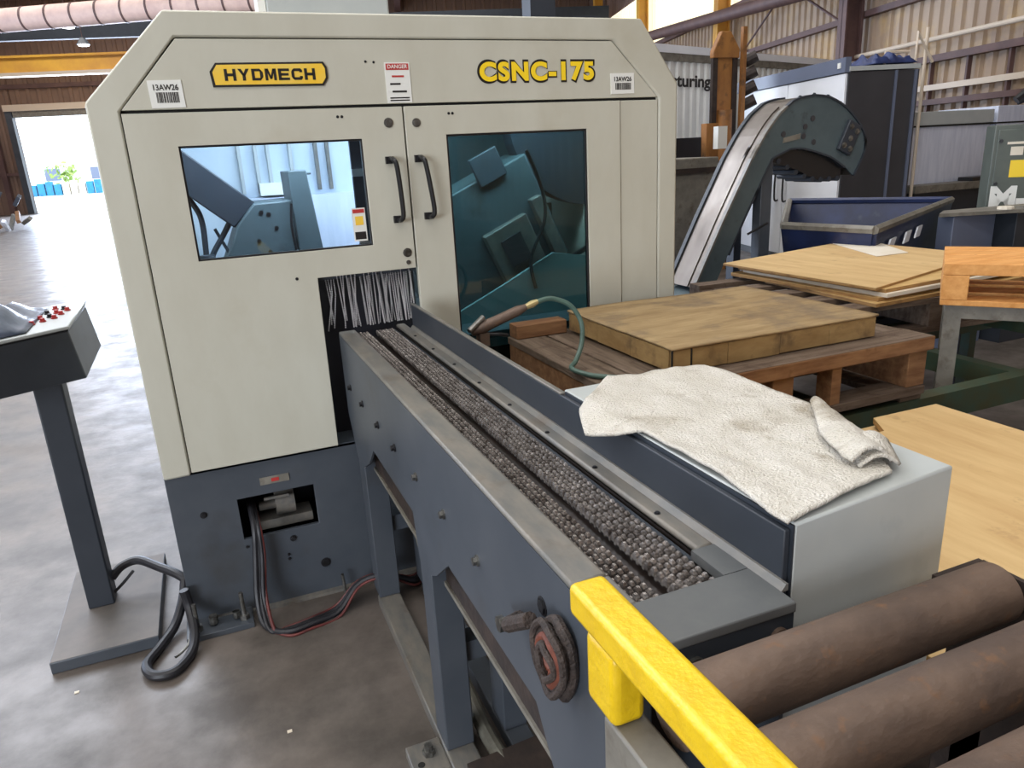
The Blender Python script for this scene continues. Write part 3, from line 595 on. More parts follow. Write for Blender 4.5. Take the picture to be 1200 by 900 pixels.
# oily strap on the conveyor side
t = thing('oily_strap', 'oily brown strap coiled and hung on the conveyor side plate', 'strap', (.37, .86, .9))
def loop(cy, cz, hy, hz, ang, r_, x, m, nm):
    pts = []
    for k in range(28):
        a_ = 2*math.pi*k/28; y = hy*math.cos(a_)*(1+.15*math.cos(3*a_)); z = hz*math.sin(a_)
        yy = y*math.cos(ang)-z*math.sin(ang); zz = y*math.sin(ang)+z*math.cos(ang)
        pts.append((x+.003*math.sin(3*a_), cy+yy, cz+zz))
    return MB().tube(pts, r_, 8, closed=True).build(nm, m, t, smooth=True)
outl = [(.885, .925), (.845, .962), (.795, .968), (.755, .945), (.745, .895), (.768, .852), (.815, .835), (.862, .843), (.888, .88)]
for sc_, x_, r_, m_ in ((.88, .378, .009, strapm), (.86, .360, .006, strapm), (.70, .368, .008, strapm), (.56, .364, .008, strapred), (.40, .356, .006, strapm), (.30, .368, .008, strapred)):
    pp = [(x_+.003*math.sin(k*2.1), .820+(y-.815)*sc_*.72+.007*math.sin(k*1.3+x_*90), .902+(z-.902)*sc_-(1-sc_)*.01) for k, (y, z) in enumerate(outl)]
    MB().tube(spline(pp, 5, True), r_, 8, closed=True).build('coil', m_, t, smooth=True)
MB().tube(spline([(.385, .985, .862), (.355, .96, .875), (.355, .925, .90), (.362, .885, .928)]), .013, 10).build('tail', strapm, t, smooth=True)
mb = MB(); mb.cyl((.355, .985, .862), (.39, .985, .862), .009, 12); mb.cyl((.345, .985, .862), (.356, .985, .862), .014, 6); mb.build('hanger_bolt', zinc, t)

# grey box over the conveyor end, towel
t = thing('end_cover_box', 'pale grey sheet metal cover box beside the conveyor end', 'cover', (.82, 1.0, .7))
P = [(.653, .664), (.985, .694), (.985, 1.34), (.653, 1.34)]
def ring(z, q=P): return [(x, y, z) for x, y in q]
mb = MB(); mb.hexa(ring(.70)+ring(1.12)); mb.build('box_body', boxgrey, t, bevel=.004)
MB().box(.6505, .6535, .664, 1.33, .90, 1.118).build('side_edge', slate_dark, t)
for x, y in ((.67, .70), (.95, .72), (.67, 1.3), (.95, 1.3)): MB().box(x, x+.03, y, y+.03, 0, .70).build('leg', slate, t)
tl = [(0, .755, 1.336), (.08, .69, 1.27), (.16, .622, 1.205), (.26, .582, 1.115), (.31, .615, 1.065), (.40, .652, 1.03), (.55, .650, .95), (.75, .655, .81), (.93, .640, .69), (1, .640, .663)]
trr = [(0, .985, 1.30), (.15, .995, 1.20), (.45, .990, 1.0), (.62, .975, .92), (.76, .94, .83), (.9, .905, .755), (1, .872, .706)]
def lerp_tab(tab, q):
    for a_, b_ in zip(tab, tab[1:]):
        if q <= b_[0]:
            f = (q-a_[0])/(b_[0]-a_[0]); return Vector((a_[1]+(b_[1]-a_[1])*f, a_[2]+(b_[2]-a_[2])*f))
    return Vector(tab[-1][1:])
def towel(uu, vv):
    a_ = lerp_tab(tl, uu); b_ = lerp_tab(trr, uu); p = a_.lerp(b_, vv)
    n1 = noise.noise(Vector((p.x*9, p.y*5, 0))); n2 = noise.noise(Vector((p.x*30, p.y*14, 3)))
    z = 1.1245+.006*(n1+.4)+.0035*n2
    z = max(z, 1.1225)
    if p.x < .642: z = min(z, 1.124)-max(0, (.642-p.x))*.35
    p.x += .004*n2; p.y += .003*n1
    return (p.x, p.y, z)
tw = thing('cotton_towel', 'stained off-white cotton towel draped over the pale grey cover box', 'towel', (.8, 1.0, 1.125))
o = MB().grid(towel, 70, 44).build('cloth', towelm, tw, smooth=True)
md = o.modifiers.new('thick', 'SOLIDIFY'); md.thickness = .005; md.offset = 1
fa = [(0, 1.00, .985), (.5, .93, .80), (.8, .905, .745), (1, .89, .725)]
fb = [(0, .975, .97), (.5, .872, .845), (.8, .835, .765), (1, .83, .74)]
def flap(uu, vv):
    a_ = lerp_tab(fa, uu); b_ = lerp_tab(fb, uu); p = a_.lerp(b_, vv)
    return (p.x, p.y, 1.134+.020*math.sin(vv*math.pi)*(.35+.65*uu)+.004*noise.noise(Vector((p.x*25, p.y*25, 1)))+.006*vv)
o = MB().grid(flap, 24, 14).build('folded_corner', towelm, tw, smooth=True)
md = o.modifiers.new('thick', 'SOLIDIFY'); md.thickness = .006; md.offset = 1
def flap2(uu, vv):
    x = .875+.10*uu*math.cos(.9)+.02*vv; y = .715+.10*uu*math.sin(.9)-.0*vv
    return (x-.035*(1-vv), y+.02*(1-vv), 1.131+.016*math.sin(vv*math.pi))
o = MB().grid(flap2, 12, 8).build('rolled_hem', towelm, tw, smooth=True)
md = o.modifiers.new('thick', 'SOLIDIFY'); md.thickness = .005; md.offset = 1

# ------------------------------------------------------------------ roller table with yellow rail
rt = thing('roller_table', 'roller table with rusty steel rollers and yellow side rail', 'roller table', (.66, .2, 0))
for k, y in enumerate((.57, .4565, .343, .23, .116, .003, -.11, -.22)):
    mb = MB(); mb.cyl((.40, y, .992), (.925, y, .992), .0415, 40); mb.cyl((.393, y, .992), (.928, y, .992), .012, 12)
    mb.build('roller', rust, rt, smooth=True)
MB().box(.345, .390, -.35, .63, .84, .964).build('side_channel', frame_grey, rt, bevel=.004)
MB().box(.930, .975, -.35, .63, .55, .985).build('side_channel', rustdk, rt, bevel=.003)
MB().box(.932, .940, -.35, .60, .985, 1.022).build('upstand', rustdk, rt)
MB().box(.88, .975, .615, .63, .93, .999).build('end_angle', rustdk, rt)
yr = MB().box(.339, .388, -.35, .703, 1.060, 1.103).build('yellow_rail', yellow, rt, bevel=.008, seg=3, label='bright yellow painted square rail')
MB().box(.342, .386, .600, .668, .964, 1.062).build('rail_post', yellow, rt, bevel=.010, seg=3, label='yellow rail post')
for x in (.35, .93):
    for y in (.56, -.30): MB().box(x, x+.04, y, y+.04, 0, .84).build('leg', frame_grey, rt)

# ------------------------------------------------------------------ operator pedestal
pd = thing('control_pedestal', 'slate grey operator pedestal with slanted button console at left', 'control panel', (-.57, 2.9, 0))
MB().box(-.712, -.372, 2.56, 3.20, .0, .045).build('base_plate', slate, pd, bevel=.004)
MB().box(-.709, -.375, 2.563, 3.197, .045, .0458).build('dust_film', dusty, pd)
mb = MB(); mb.box(-.625, -.535, 2.86, 2.95, .045, .95); mb.build('post', slate_dark, pd, bevel=.006)
E0 = [(-.438, 2.750, .959), (-.438, 3.218, .971), (-.438, 3.050, 1.160), (-.438, 2.618, 1.147)]
E1 = [(-.98, 2.45, .959), (-.98, 2.918, .971), (-.98, 2.77, 1.160), (-.98, 2.20, 1.147)]
cb = MB().hexa([E1[0], E0[0], E0[1], E1[1], E1[3], E0[3], E0[2], E1[2]]).build('console_body', slate, pd, bevel=.004)
tp = [Vector(E1[3]), Vector(E0[3]), Vector(E0[2]), Vector(E1[2])]
cc = sum(tp, Vector())/4
lid = [cc+(p-cc)*1.012 for p in tp]
MB().hexa([p for p in tp]+[cc+(p-cc)*1.004+Vector((0, 0, .005)) for p in tp]).build('gasket', black, pd)
cl_ = MB().hexa([p+Vector((0, 0, .005)) for p in lid]+[p+Vector((0, 0, .016)) for p in lid]).build('console_face', boxgrey, pd, bevel=.003)
fp = lambda a_, b_: lid[0].lerp(lid[1], a_).lerp(lid[3].lerp(lid[2], a_), b_)+Vector((0, 0, .016))
k = 0
for a_, b_, m in ((.935, .66, labred), (.915, .54, labred), (.895, .42, labred), (.91, .74, black), (.885, .62, labred), (.865, .50, black), (.845, .38, labred), (.86, .80, labred), (.835, .66, black), (.82, .5, labred), (.80, .34, labred)):
    q = fp(a_, b_)
    mb = MB(); mb.cyl(q, q+Vector((0, 0, .004)), .010, 14); mb.cyl(q+Vector((0, 0, .004)), q+Vector((0, 0, .012)), .007, 14)
    mb.build('push_button', m, pd, smooth=True)
mb = MB(); q = fp(.55, .02); mb.tube(spline([q+Vector((0, -.004, 0)), q+Vector((.01, -.02, -.02)), q+Vector((-.01, -.02, -.03)), q+Vector((-.04, -.014, -.028))]), .003, 6); mb.build('wire_tag', black, pd)
# cloth on console
cs = thing('grey_sheet', 'blue grey plastic sheet bunched on top of the control console', 'cover', (-.75, 2.6, 1.165))
def sheet(uu, vv):
    q = fp(-.05+uu*.86, .05+vv*.86); n = noise.noise(Vector((uu*4, vv*4, 2)))
    e = min(uu, 1-uu, vv, 1-vv)
    return (q.x, q.y, q.z+.003+min(1, e*7)*(.012+.03*abs(n)+.05*max(0, 1-abs(uu-.86)*8)*(1-abs(vv-.4)*1.2)))
o = MB().grid(sheet, 26, 20).build('sheet', mat('plastic_sheet', s(112, 122, 140), s(66, 76, 94), .3, scale=7), cs, smooth=True)
md = o.modifiers.new('thick', 'SOLIDIFY'); md.thickness = .002; md.offset = 1
# conduit loop
t = thing('power_conduit', 'thick black conduit looping on the floor beside the pedestal base', 'cable', (-.35, 2.6, 0))
MB().tube(spline([(-.54, 2.93, .12), (-.50, 2.95, .15), (-.44, 2.95, .16), (-.37, 2.88, .15), (-.30, 2.80, .14), (-.265, 2.76, .12)]), .017, 10).build('conduit', rubber, t, smooth=True)
MB().tube(spline([(-.275, 2.75, .13), (-.29, 2.70, .08), (-.325, 2.62, .03), (-.375, 2.52, .019), (-.41, 2.44, .019), (-.385, 2.37, .019), (-.32, 2.36, .019), (-.27, 2.44, .019), (-.255, 2.52, .045), (-.262, 2.60, .10), (-.27, 2.61, .17)]), .017, 10).build('conduit', rubber, t, smooth=True)
MB().tube(spline([(-.54, 2.90, .07), (-.50, 2.91, .10), (-.46, 2.92, .135)]), .006, 8).build('thin_wire', rubber, t)
MB().tube(spline([(-.262, 2.53, .06), (-.275, 2.49, .03), (-.30, 2.46, .02), (-.32, 2.44, .02)]), .005, 8).build('thin_wire', zinc, t)
# cables from base opening
cbs = thing('machine_cables', 'bundle of black and red cables from the saw base opening across the floor', 'cable', (.1, 2.5, 0))
for k, (m, dx, dy, r_) in enumerate(((rubber, 0, 0, .011), (rubber, .022, .01, .009), (redcable, .03, .045, .006), (rubber, .012, .03, .007), (redcable, .0, -.02, .005))):
    MB().tube(spline([(-.005+dx*.6, YF+.12, .42-dx), (-.0+dx*.6, YF-.02, .36), (-.012+dx, YF-.045, .25), (-.03+dx, YF-.07, .10), (-.02+dx, YF-.13-dy, r_+.004), (.05, YF-.20+dy*.8, r_), (.14, YF-.19+dy, r_), (.24, YF-.16+dy*1.2, r_), (.33, YF-.13+dy*.6, r_+.075), (.43, YF-.14+dy*.5, r_+.09), (.54, YF-.12+dy, r_+.02), (.60, YF-.05+dy, r_)]), r_, 8).build('cable', m, cbs, smooth=True)
for (x, y, rz_, lb) in ((-.62, 2.42, .3, 'small white paper scrap on the floor left of the pedestal base'), (.0, 1.93, .8, 'small white paper scrap on the open floor before the conveyor')):
    o = MB().box(x-.007, x+.007, y-.005, y+.005, 0, .003).build('paper_scrap', paper, None); tagp(o, lb, 'scrap', 'paper scraps on the floor')


# ------------------------------------------------------------------ pallets, crate, plywood at right
gb = thing('green_bench', 'dark green steel bench carrying the weathered pallet and sheets', 'bench', (2.4, 2.2, 0))
MB().box(.98, 3.75, 1.74, 1.80, .60, .70).build('front_rail', greenb, gb); MB().box(.98, 3.75, 2.54, 2.60, .60, .70).build('rear_rail', greenb, gb)
for x in (.98, 1.9, 2.8, 3.69): MB().box(x, x+.06, 1.80, 2.54, .62, .70).build('cross_rail', greenb, gb)
for x in (1.2, 3.6):
    for y in (1.745, 2.545): MB().box(x, x+.05, y, y+.05, 0, .60).build('leg', greenb, gb)
p1 = thing('weathered_pallet', 'weathered wooden pallet under the flat crate beside the saw', 'pallet', (1.65, 2.15, .70))
for k, (x0, x1) in enumerate(((1.02, 1.15), (1.16, 1.29), (1.33, 1.46), (1.5, 1.63), (1.67, 1.80), (1.84, 1.97), (2.0, 2.12), (2.13, 2.26))):
    MB().box(x0, x1, 1.862, 2.58-random.uniform(0, .02), .905, .932-random.uniform(0, .003)).build('deck_board', oldwoodY, p1, bevel=.003)
MB().box(1.015, 2.262, 1.72, 1.858, .885, .934).build('lead_board', redwood, p1, bevel=.004)
MB().box(1.02, 2.257, 1.7215, 1.857, .934, .9352).build('worn_face', oldwood, p1)
for x in (1.025, 1.58, 2.17): MB().box(x, x+.085, 1.74, 2.57, .755, .904 if x > 1 else .904).build('stringer', redwood, p1, bevel=.003)
MB().box(1.028, 1.108, 1.723, 1.74, .755, .884).build('block', redwood, p1)
MB().box(1.82, 1.86, 1.735, 1.80, .755, .884).build('block', redwood, p1)
for y0 in (1.73, 2.10, 2.47): MB().box(1.02, 2.25, y0, y0+.10, .725, .754).build('bottom_board', oldwood, p1, bevel=.002)
MB().box(1.03, 1.24, 2.50, 2.575, .933, .985).build('end_block', redwood, p1, bevel=.003)
for x in (1.02, 1.58, 2.16): MB().box(x, x+.1, 1.75, 2.55, .701, .724).build('packing_board', oldwood, p1)
ct = thing('flat_crate', 'flat square plywood crate resting on the weathered pallet', 'crate', (1.67, 2.15, .935))
mb = MB(); mb.box(1.265, 2.07, 1.825, 2.495, .937, 1.010); mb.build('crate_body', cratesd, ct, bevel=.002)
for k in range(4):
    x0 = 1.253+k*.207
    MB().box(x0, x0+.2055, 1.812, 1.826, .937+random.uniform(0, .004), 1.008).build('side_board', cratesd, ct, bevel=.0015)
for k in range(3):
    y0 = 1.83+k*.224
    MB().box(1.250, 1.266, y0, y0+.222, .939+random.uniform(0, .004), 1.008).build('side_board', cratesd, ct, bevel=.0015)
def lidf(uu, vv):
    x = 1.246+uu*.84; y = 1.806+vv*.70; n = noise.noise(Vector((x*3, y*3, 0)))
    return (x+.004*noise.noise(Vector((y*20, uu*9, 0))), y+.004*noise.noise(Vector((x*20, vv*9, 0))), 1.012+.004*n)
o = MB().grid(lidf, 30, 26).build('lid', crate, ct, smooth=True); md = o.modifiers.new('t', 'SOLIDIFY'); md.thickness = .007; md.offset = 1
MB().box(1.246, 1.2505, 1.806, 1.8115, .938, 1.012).build('torn_corner', seam, ct); MB().box(1.318, 1.323, 1.8095, 1.8125, .938, 1.008).build('side_crack', seam, ct)
# sheet stack
p2 = thing('low_pallet', 'dark old pallet below the stack of plywood sheets', 'pallet', (3.1, 2.8, .7), R(-4))
for k in range(5): MB().box(-.68, .72, -.42+k*.22, -.32+k*.22, .14, .165).build('deck_board', oldwood, p2, world=False)
for x in (-.68, 0, .62): MB().box(x, x+.09, -.42, .56, .03, .139).build('stringer', oldwood, p2, world=False)
for y in (-.42, 0, .47): MB().box(-.68, .72, y, y+.09, .002, .029).build('bottom_board', oldwood, p2, world=False)
gb2 = thing('sheet_trestle', 'dark steel trestle carrying the old pallet with plywood sheets', 'trestle', (3.1, 2.8, 0), R(-4))
for y in (-.1, .45): MB().box(-.6, .65, y, y+.06, .62, .70).build('beam', slate_dark, gb2, world=False)
for x in (-.6, .59):
    for y in (-.1, .45): MB().box(x, x+.06, y, y+.06, 0, .62).build('leg', slate_dark, gb2, world=False)
specs = [(-3, .000, .0, 1.20, .95, plyedge, ply, 'warped bottom plywood sheet of the stack on the old pallet'),
         (2, .02, .02, 1.18, 1.2, plyedge, ply, 'second plywood sheet up in the stack on the old pallet'),
         (-1, .03, -.01, 1.2, 1.2, paper, paper, 'white faced board in the middle of the plywood stack'),
         (0, .02, .0, 1.2, 1.2, plyedge, ply, 'plywood sheet directly under the topmost of the stack'),
         (3, .0, .0, 1.22, 1.22, plyedge, ply2, 'topmost plywood sheet with knots on the stack')]
z = .8665
for k, (an, dx, dy, sx, sy, m1, m2, lb) in enumerate(specs):
    t = thing('plywood_sheet', lb, 'plywood', (2.735+dx+.0, 2.40+dy, z), R(an+0), 'plywood sheets on the old pallet')
    th = .017 if k < 4 else .011
    if k == 4: th = .012
    pts = [(0, 0), (sx*.985, .30*sx*.8), (sx*1.0+.02, sy), (.03, sy*.85)] if k == 4 else [(-.02+.02*k, -.03+.01*k), (sx, .10), (sx, sy*.95), (0, sy*.8)]
    MB().prism(pts, 0, th-.002, 'z').build('core', m1, t, world=False)
    MB().prism([(x+.001, y+.001) for x, y in pts], th-.002, th, 'z').build('face_veneer', m2, t, world=False)
    z += th+.0006
z += .0
t = MB().prism([(3.47, 3.06), (3.70, 3.05), (4.02, 3.60), (3.72, 3.63)][::1], z+.001, z+.003, 'z').build('paper_sheet', paper, None); tagp(t, 'sheet of white paper lying on the far corner of the plywood stack', 'paper')
TOPZ = z
# near plywood sheets
nt_ = thing('low_trestle', 'dark steel trestle under the near plywood sheets beside the cover box', 'trestle', (1.6, 1.0, 0))
for y in (.5, 1.4): MB().box(1.05, 2.05, y, y+.06, .62, .70).build('beam', slate_dark, nt_)
for x in (1.06, 1.98):
    for y in (.5, 1.4): MB().box(x, x+.05, y, y+.05, 0, .62).build('leg', slate_dark, nt_)
for k, (pts, z0, lb) in enumerate((([(1.02, .35), (2.10, .30), (2.14, 1.60), (1.02, 1.60)], .7005, 'lower of two new plywood sheets beside the cover box'), ([(1.025, .33), (2.13, .28), (2.13, 1.59), (1.86, 1.595), (1.80, 1.50), (1.025, 1.52)], .7305, 'upper of two new plywood sheets beside the cover box'))):
    t = thing('plywood_sheet', lb, 'plywood', (1.5, 1.0, z0), 0, 'new plywood sheets beside the cover box')
    MB().prism(pts, z0, z0+.016, 'z').build('core', plyedge, t); MB().prism(pts, z0+.016, z0+.018, 'z').build('face_veneer', ply2, t)
    if k == 0: MB().box(1.1, 2.0, .6, .7, z0+.018, z0+.0295).build('spacer', plyedge, t)
# steel table with orange pallet
st = thing('steel_table', 'grey steel table holding the orange pallet at the right edge', 'table', (2.9, 1.8, 0))
TM = Matrix.Translation((2.66, 2.0, -.035)) @ Matrix.Rotation(R(-52), 4, 'Z')
MB().box(0, 1.1, 0, .05, .93, .985, TM).build('top_rail', frame_grey, st); MB().box(0, 1.1, .43, .48, .93, .985, TM).build('top_rail', frame_grey, st)
MB().box(.0, .05, .05, .43, .93, .985, TM).build('end_rail', frame_grey, st); MB().box(1.05, 1.1, .05, .43, .93, .985, TM).build('end_rail', frame_grey, st)
for x in (0.0, 1.04):
    for y in (0, .42): MB().box(x, x+.06, y, y+.06, .035, .93, TM).build('leg', frame_grey, st)
op = thing('orange_pallet', 'bright orange wooden pallet on the steel table at the right edge', 'pallet', (2.9, 1.8, .99))
for k in range(4): MB().box(-.02, 1.12, -.03+k*.13, .09+k*.13, 1.105, 1.150, TM).build('deck_board', orangew, op, bevel=.002)
for x in (-.02, .52, 1.03): MB().box(x, x+.09, -.03, .48, 1.008, 1.104, TM).build('stringer', orangew, op, bevel=.002)
for k in range(3): MB().box(-.02, 1.12, -.03+k*.195, .09+k*.195, .986, 1.007, TM).build('bottom_board', orangew, op, bevel=.002)

# ------------------------------------------------------------------ hand tool with hose
t = thing('air_tool', 'rusty pneumatic hand tool with brass fittings leaning on the conveyor guide', 'tool', (.75, 2.1, 1.1))
a0 = Vector((.715, 2.10, 1.085)); a1 = Vector((.90, 2.10, 1.142))
MB().tube([a0, a0.lerp(a1, .15), a0.lerp(a1, .4), a0.lerp(a1, .85), a1], .02, 12, radii=[.012, .02, .017, .016, .010]).build('tool_body', rust, t, smooth=True)
MB().tube([a1, a1.lerp(a1*2-a0, .12), a1.lerp(a1*2-a0, .22)], .01, 10, radii=[.009, .012, .008]).build('fitting', mat('brass', s(196, 178, 130), rough=.35, metal=.6), t, smooth=True)
MB().cyl((.70, 2.08, 1.095), (.755, 2.10, 1.128), .009, 10).build('fitting', zinc, t, smooth=True)
MB().tube([(.76, 2.1, 1.075), (.80, 2.09, 1.07), (.83, 2.09, 1.062)], .006, 8).build('trigger', black, t)
MB().box(.735, .765, 2.08, 2.12, 1.04, 1.08).build('trigger_guard', rust, t)
t = MB().tube(spline([(.94, 2.10, 1.154), (.99, 2.10, 1.158), (1.05, 2.09, 1.13), (1.078, 2.07, 1.075), (1.068, 2.05, 1.01), (1.03, 2.02, .965), (1.00, 1.99, .95), (1.03, 1.92, .942), (1.08, 1.86, .942), (1.12, 1.80, .942)], 8), .008, 10).build('air_hose', greenhose, None, smooth=True)
tagp(t, 'green air hose arching from the hand tool down to the pallet', 'hose')

# ------------------------------------------------------------------ chip conveyor
cc_ = thing('chip_conveyor', 'steep grey chip conveyor with metal cover and rounded discharge head', 'conveyor', (3.2, 4.15, 0))
YC0, YC1 = 4.0, 4.30
cover = [(2.93, .70), (3.153, 1.129), (3.36, 1.50), (3.47, 1.66), (3.56, 1.76), (3.665, 1.835), (3.75, 1.86), (3.841, 1.868), (3.95, 1.86), (4.051, 1.824), (4.14, 1.775), (4.215, 1.712), (4.28, 1.65), (4.315, 1.586), (4.322, 1.54), (4.309, 1.48), (4.233, 1.347)]
under = [(4.156, 1.408), (4.03, 1.48), (3.872, 1.527), (3.77, 1.55), (3.673, 1.553), (3.52, 1.50), (3.47, 1.417), (3.305, 1.117), (3.08, .68)]
# near side plate from quads (strip between the two curves)
def resample(c, n):
    L_ = [0]
    for a_, b_ in zip(c, c[1:]): L_.append(L_[-1]+math.dist(a_, b_))
    o_ = []
    for k in range(n+1):
        d_ = L_[-1]*k/n
        for i in range(len(c)-1):
            if d_ <= L_[i+1]+1e-9:
                f = (d_-L_[i])/(L_[i+1]-L_[i]); o_.append((c[i][0]+(c[i+1][0]-c[i][0])*f, c[i][1]+(c[i+1][1]-c[i][1])*f)); break
    return o_
ca = resample(cover, 40); un = resample(under[::-1], 40)
for y0, y1 in ((YC0, YC0+.012), (YC1-.012, YC1)):
    mb = MB()
    for k in range(40):
        q = [ca[k], ca[k+1], un[k+1], un[k]]
        mb.hexa([(q[0][0], y0, q[0][1]), (q[1][0], y0, q[1][1]), (q[2][0], y0, q[2][1]), (q[3][0], y0, q[3][1])]+[(p[0], y1, p[1]) for p in q])
    bmesh.ops.remove_doubles(mb.b, verts=mb.b.verts, dist=1e-4)
    mb.build('side_wall', teal_grey, cc_)
def strip(c, y0, y1, th, m, nm, k0=0, k1=None):
    mb = MB(); k1 = k1 or len(c)-1
    nn = []
    for i in range(len(c)):
        a_ = Vector(c[max(i-1, 0)]); b_ = Vector(c[min(i+1, len(c)-1)]); d_ = (b_-a_).normalized(); nn.append(Vector((-d_.y, d_.x)))
    for k in range(k0, k1):
        p, q = Vector(c[k]), Vector(c[k+1]); p2, q2 = p+nn[k]*th, q+nn[k+1]*th
        mb.hexa([(p.x, y0, p.y), (q.x, y0, q.y), (q.x, y1, q.y), (p.x, y1, p.y), (p2.x, y0, p2.y), (q2.x, y0, q2.y), (q2.x, y1, q2.y), (p2.x, y1, p2.y)])
    bmesh.ops.remove_doubles(mb.b, verts=mb.b.verts, dist=1e-4)
    return mb.build(nm, m, cc_, smooth=True)
strip(ca, YC0+.012, YC1-.012, .004, steel, 'top_cover')
strip(ca, YC0-.012, YC0+.02, .014, slate_light, 'cover_flange', 0, 22); strip(ca, YC1-.03, YC1+.006, .016, slate_dark, 'cover_flange', 0, 26)
strip(ca, YC0+.07, YC0+.09, .012, steel, 'cover_seam', 0, 22)
strip(ca, YC0-.012, YC0+.02, .012, slate_dark, 'head_rim', 22, 40)
strip(un, YC0-.006, YC0+.02, -.012, slate_dark, 'under_flange', 6, 40)
mb = MB(); lo_ = [(3.54, 1.47), (3.68, 1.43), (3.78, 1.40), (3.86, 1.36), (3.95, 1.33), (4.05, 1.335), (4.15, 1.33), (4.156, 1.40), (4.03, 1.50), (3.87, 1.55), (3.67, 1.56), (3.56, 1.53)]
mb.prism(lo_, YC0+.03, YC1-.03, 'y').build('flight_belt', black, cc_)
for k in range(8):
    x = 3.6+k*.075; MB().cyl((x, YC0+.025, 1.47-.14*math.sin(min(1, k/5)*1.5)), (x, YC1-.025, 1.47-.14*math.sin(min(1, k/5)*1.5)), .018, 8).build('flight', slate_dark, cc_)
mb = MB(); TRm = Matrix.Translation((4.16, YC0, 1.60)) @ Matrix.Rotation(R(25), 4, 'Y'); mb.box(-.06, .06, -.03, 0, -.11, .10, TRm); hub = mb.build('bearing_plate', slate_dark, cc_, bevel=.006)
for dx, dz in ((-.03, .06), (.03, .05), (0, -.01), (-.03, -.07), (.03, -.07)): bolt(hub, TRm @ Vector((dx, -.03, dz)), (0, -1, 0), .014, .012, zinc)
for x, z in ((3.84, 1.73), (3.78, 1.68), (3.77, 1.62), (3.86, 1.58), (3.60, 1.64)): MB().cyl((x, YC0-.006, z), (x, YC0, z), .018, 12).build('chipped_spot', charcoal, cc_)
MB().prism([(3.60, 1.585), (3.74, 1.605), (3.745, 1.64), (3.605, 1.615)], YC0-.004, YC0, 'y').build('maker_plate', frame_grey, cc_)
for k in range(7):
    a_ = ca[24+k*2]; bolt(cc_, (a_[0], YC0+.005, a_[1]+.008), (0, -.3, 1), .010, .012, slate_dark, 'rim_bolt')
MB().box(3.46, 3.55, 4.02, 4.10, 0, 1.50).build('support_post', slate, cc_, bevel=.004); MB().box(3.40, 3.46, 4.2, 4.28, 0, 1.35).build('support_post', slate_dark, cc_, bevel=.004)
mb = MB(); mb.hexa([(2.1, 4.0, .0), (3.08, 4.0, .0), (3.08, 4.30, .0), (2.1, 4.30, .0), (2.1, 4.0, .45), (3.08, 4.0, .70), (3.08, 4.3, .70), (2.1, 4.3, .45)]); mb.build('lower_trough', teal_grey, cc_)
MB().tube(spline([(3.32, 3.97, 1.02), (3.40, 3.95, 1.06), (3.47, 3.96, 1.08)]), .008, 8).build('sensor_cable', black, cc_)

# machine parts seen between saw and chip conveyor
t = thing('grey_press', 'brownish grey machine housing behind the foot of the chip conveyor', 'machine', (3.3, 5.6, 0))
MB().box(3.35, 4.1, 5.3, 5.8, 0, 1.50).build('housing', frame_grey, t, bevel=.01); MB().box(3.3, 4.15, 5.28, 5.82, 1.38, 1.42).build('ledge', rustdk, t)
MB().tube(spline([(3.42, 5.28, 1.05), (3.46, 5.2, .9), (3.42, 5.28, .75)]), .02, 8).build('hose', black, t)
t = thing('ochre_press', 'tall ochre press column with gabled top beside the lettered container', 'machine', (6.2, 8.0, 0))
mb = MB(); mb.prism([(6.05, 2.60), (6.05, 2.68), (6.17, 2.90), (6.30, 2.90), (6.44, 2.70), (6.44, 2.60)], 7.98, 8.06, 'y').build('gabled_head', ochre, t, bevel=.01)
MB().box(6.06, 6.13, 8.0, 8.05, 0, 2.60).build('side_column', rustdk, t); MB().box(6.36, 6.43, 8.0, 8.05, 0, 2.60).build('side_column', rustdk, t); MB().box(6.13, 6.36, 8.02, 8.05, 0, 2.60).build('ram', ochre, t)
MB().cyl((6.24, 7.98, 1.4), (6.24, 7.98, 2.0), .09, 14).build('cylinder', ochre, t, smooth=True)
mb = MB(); mb.box(6.46, 6.52, 7.95, 8.0, 0, 2.95); mb.build('pipe_riser', ochre, t)
for k in range(4): MB().cyl((6.60, 8.1, 2.05+k*.17), (6.72, 8.0, 2.12+k*.17), .07, 10).build('coil', rustdk, t)
t = thing('dark_bench_unit', 'low dark cabinet in front of the lettered container', 'cabinet', (4.9, 7, 0))
MB().box(4.75, 5.1, 6.9, 7.2, 0, 1.68).build('cabinet_body', darkhole, t); MB().box(5.24, 5.4, 7.0, 7.1, 0, 1.82).build('side_post', ochre, t)
MB().box(4.62, 4.75, 6.9, 7.2, 0, 1.6).build('pale_side', boxgrey, t); MB().box(5.24, 5.36, 6.8, 6.88, 1.55, 1.78).build('white_tag', white, t)

# containers
def container(name, org, deg, L_, D_, Hh, lb, words=None):
    t = thing(name, lb, 'container', org, R(deg))
    mb = corrsheet(0, L_, .12, Hh-.10, 0, lambda a_, b_, z_: Vector((a_, -b_, z_)), .17, .03, .055)
    mb.build('front_wall', contw, t, world=False)
    MB().box(0, L_, .02, D_, .12, Hh-.1).build('body', contw, t, world=False)
    MB().box(-.03, L_+.03, -.06, D_, Hh-.1, Hh).build('roof_edge', whitem, t, world=False); MB().box(-.03, L_+.03, -.05, D_, 0, .12).build('base_rail', slate, t, world=False)
    MB().box(0, L_, -.045, .02, Hh-.2, Hh-.1).build('soffit', frame_grey, t, world=False)
    MB().box(L_-.06, L_+.03, -.055, .05, .1, Hh-.1).build('corner_post', whitem, t, world=False)
    return t
c1 = container('lettered_container', (3.40, 8.215, 0), 19, 4.02, 2.4, 2.91, 'white corrugated container lettered Manufacturing behind the saw')
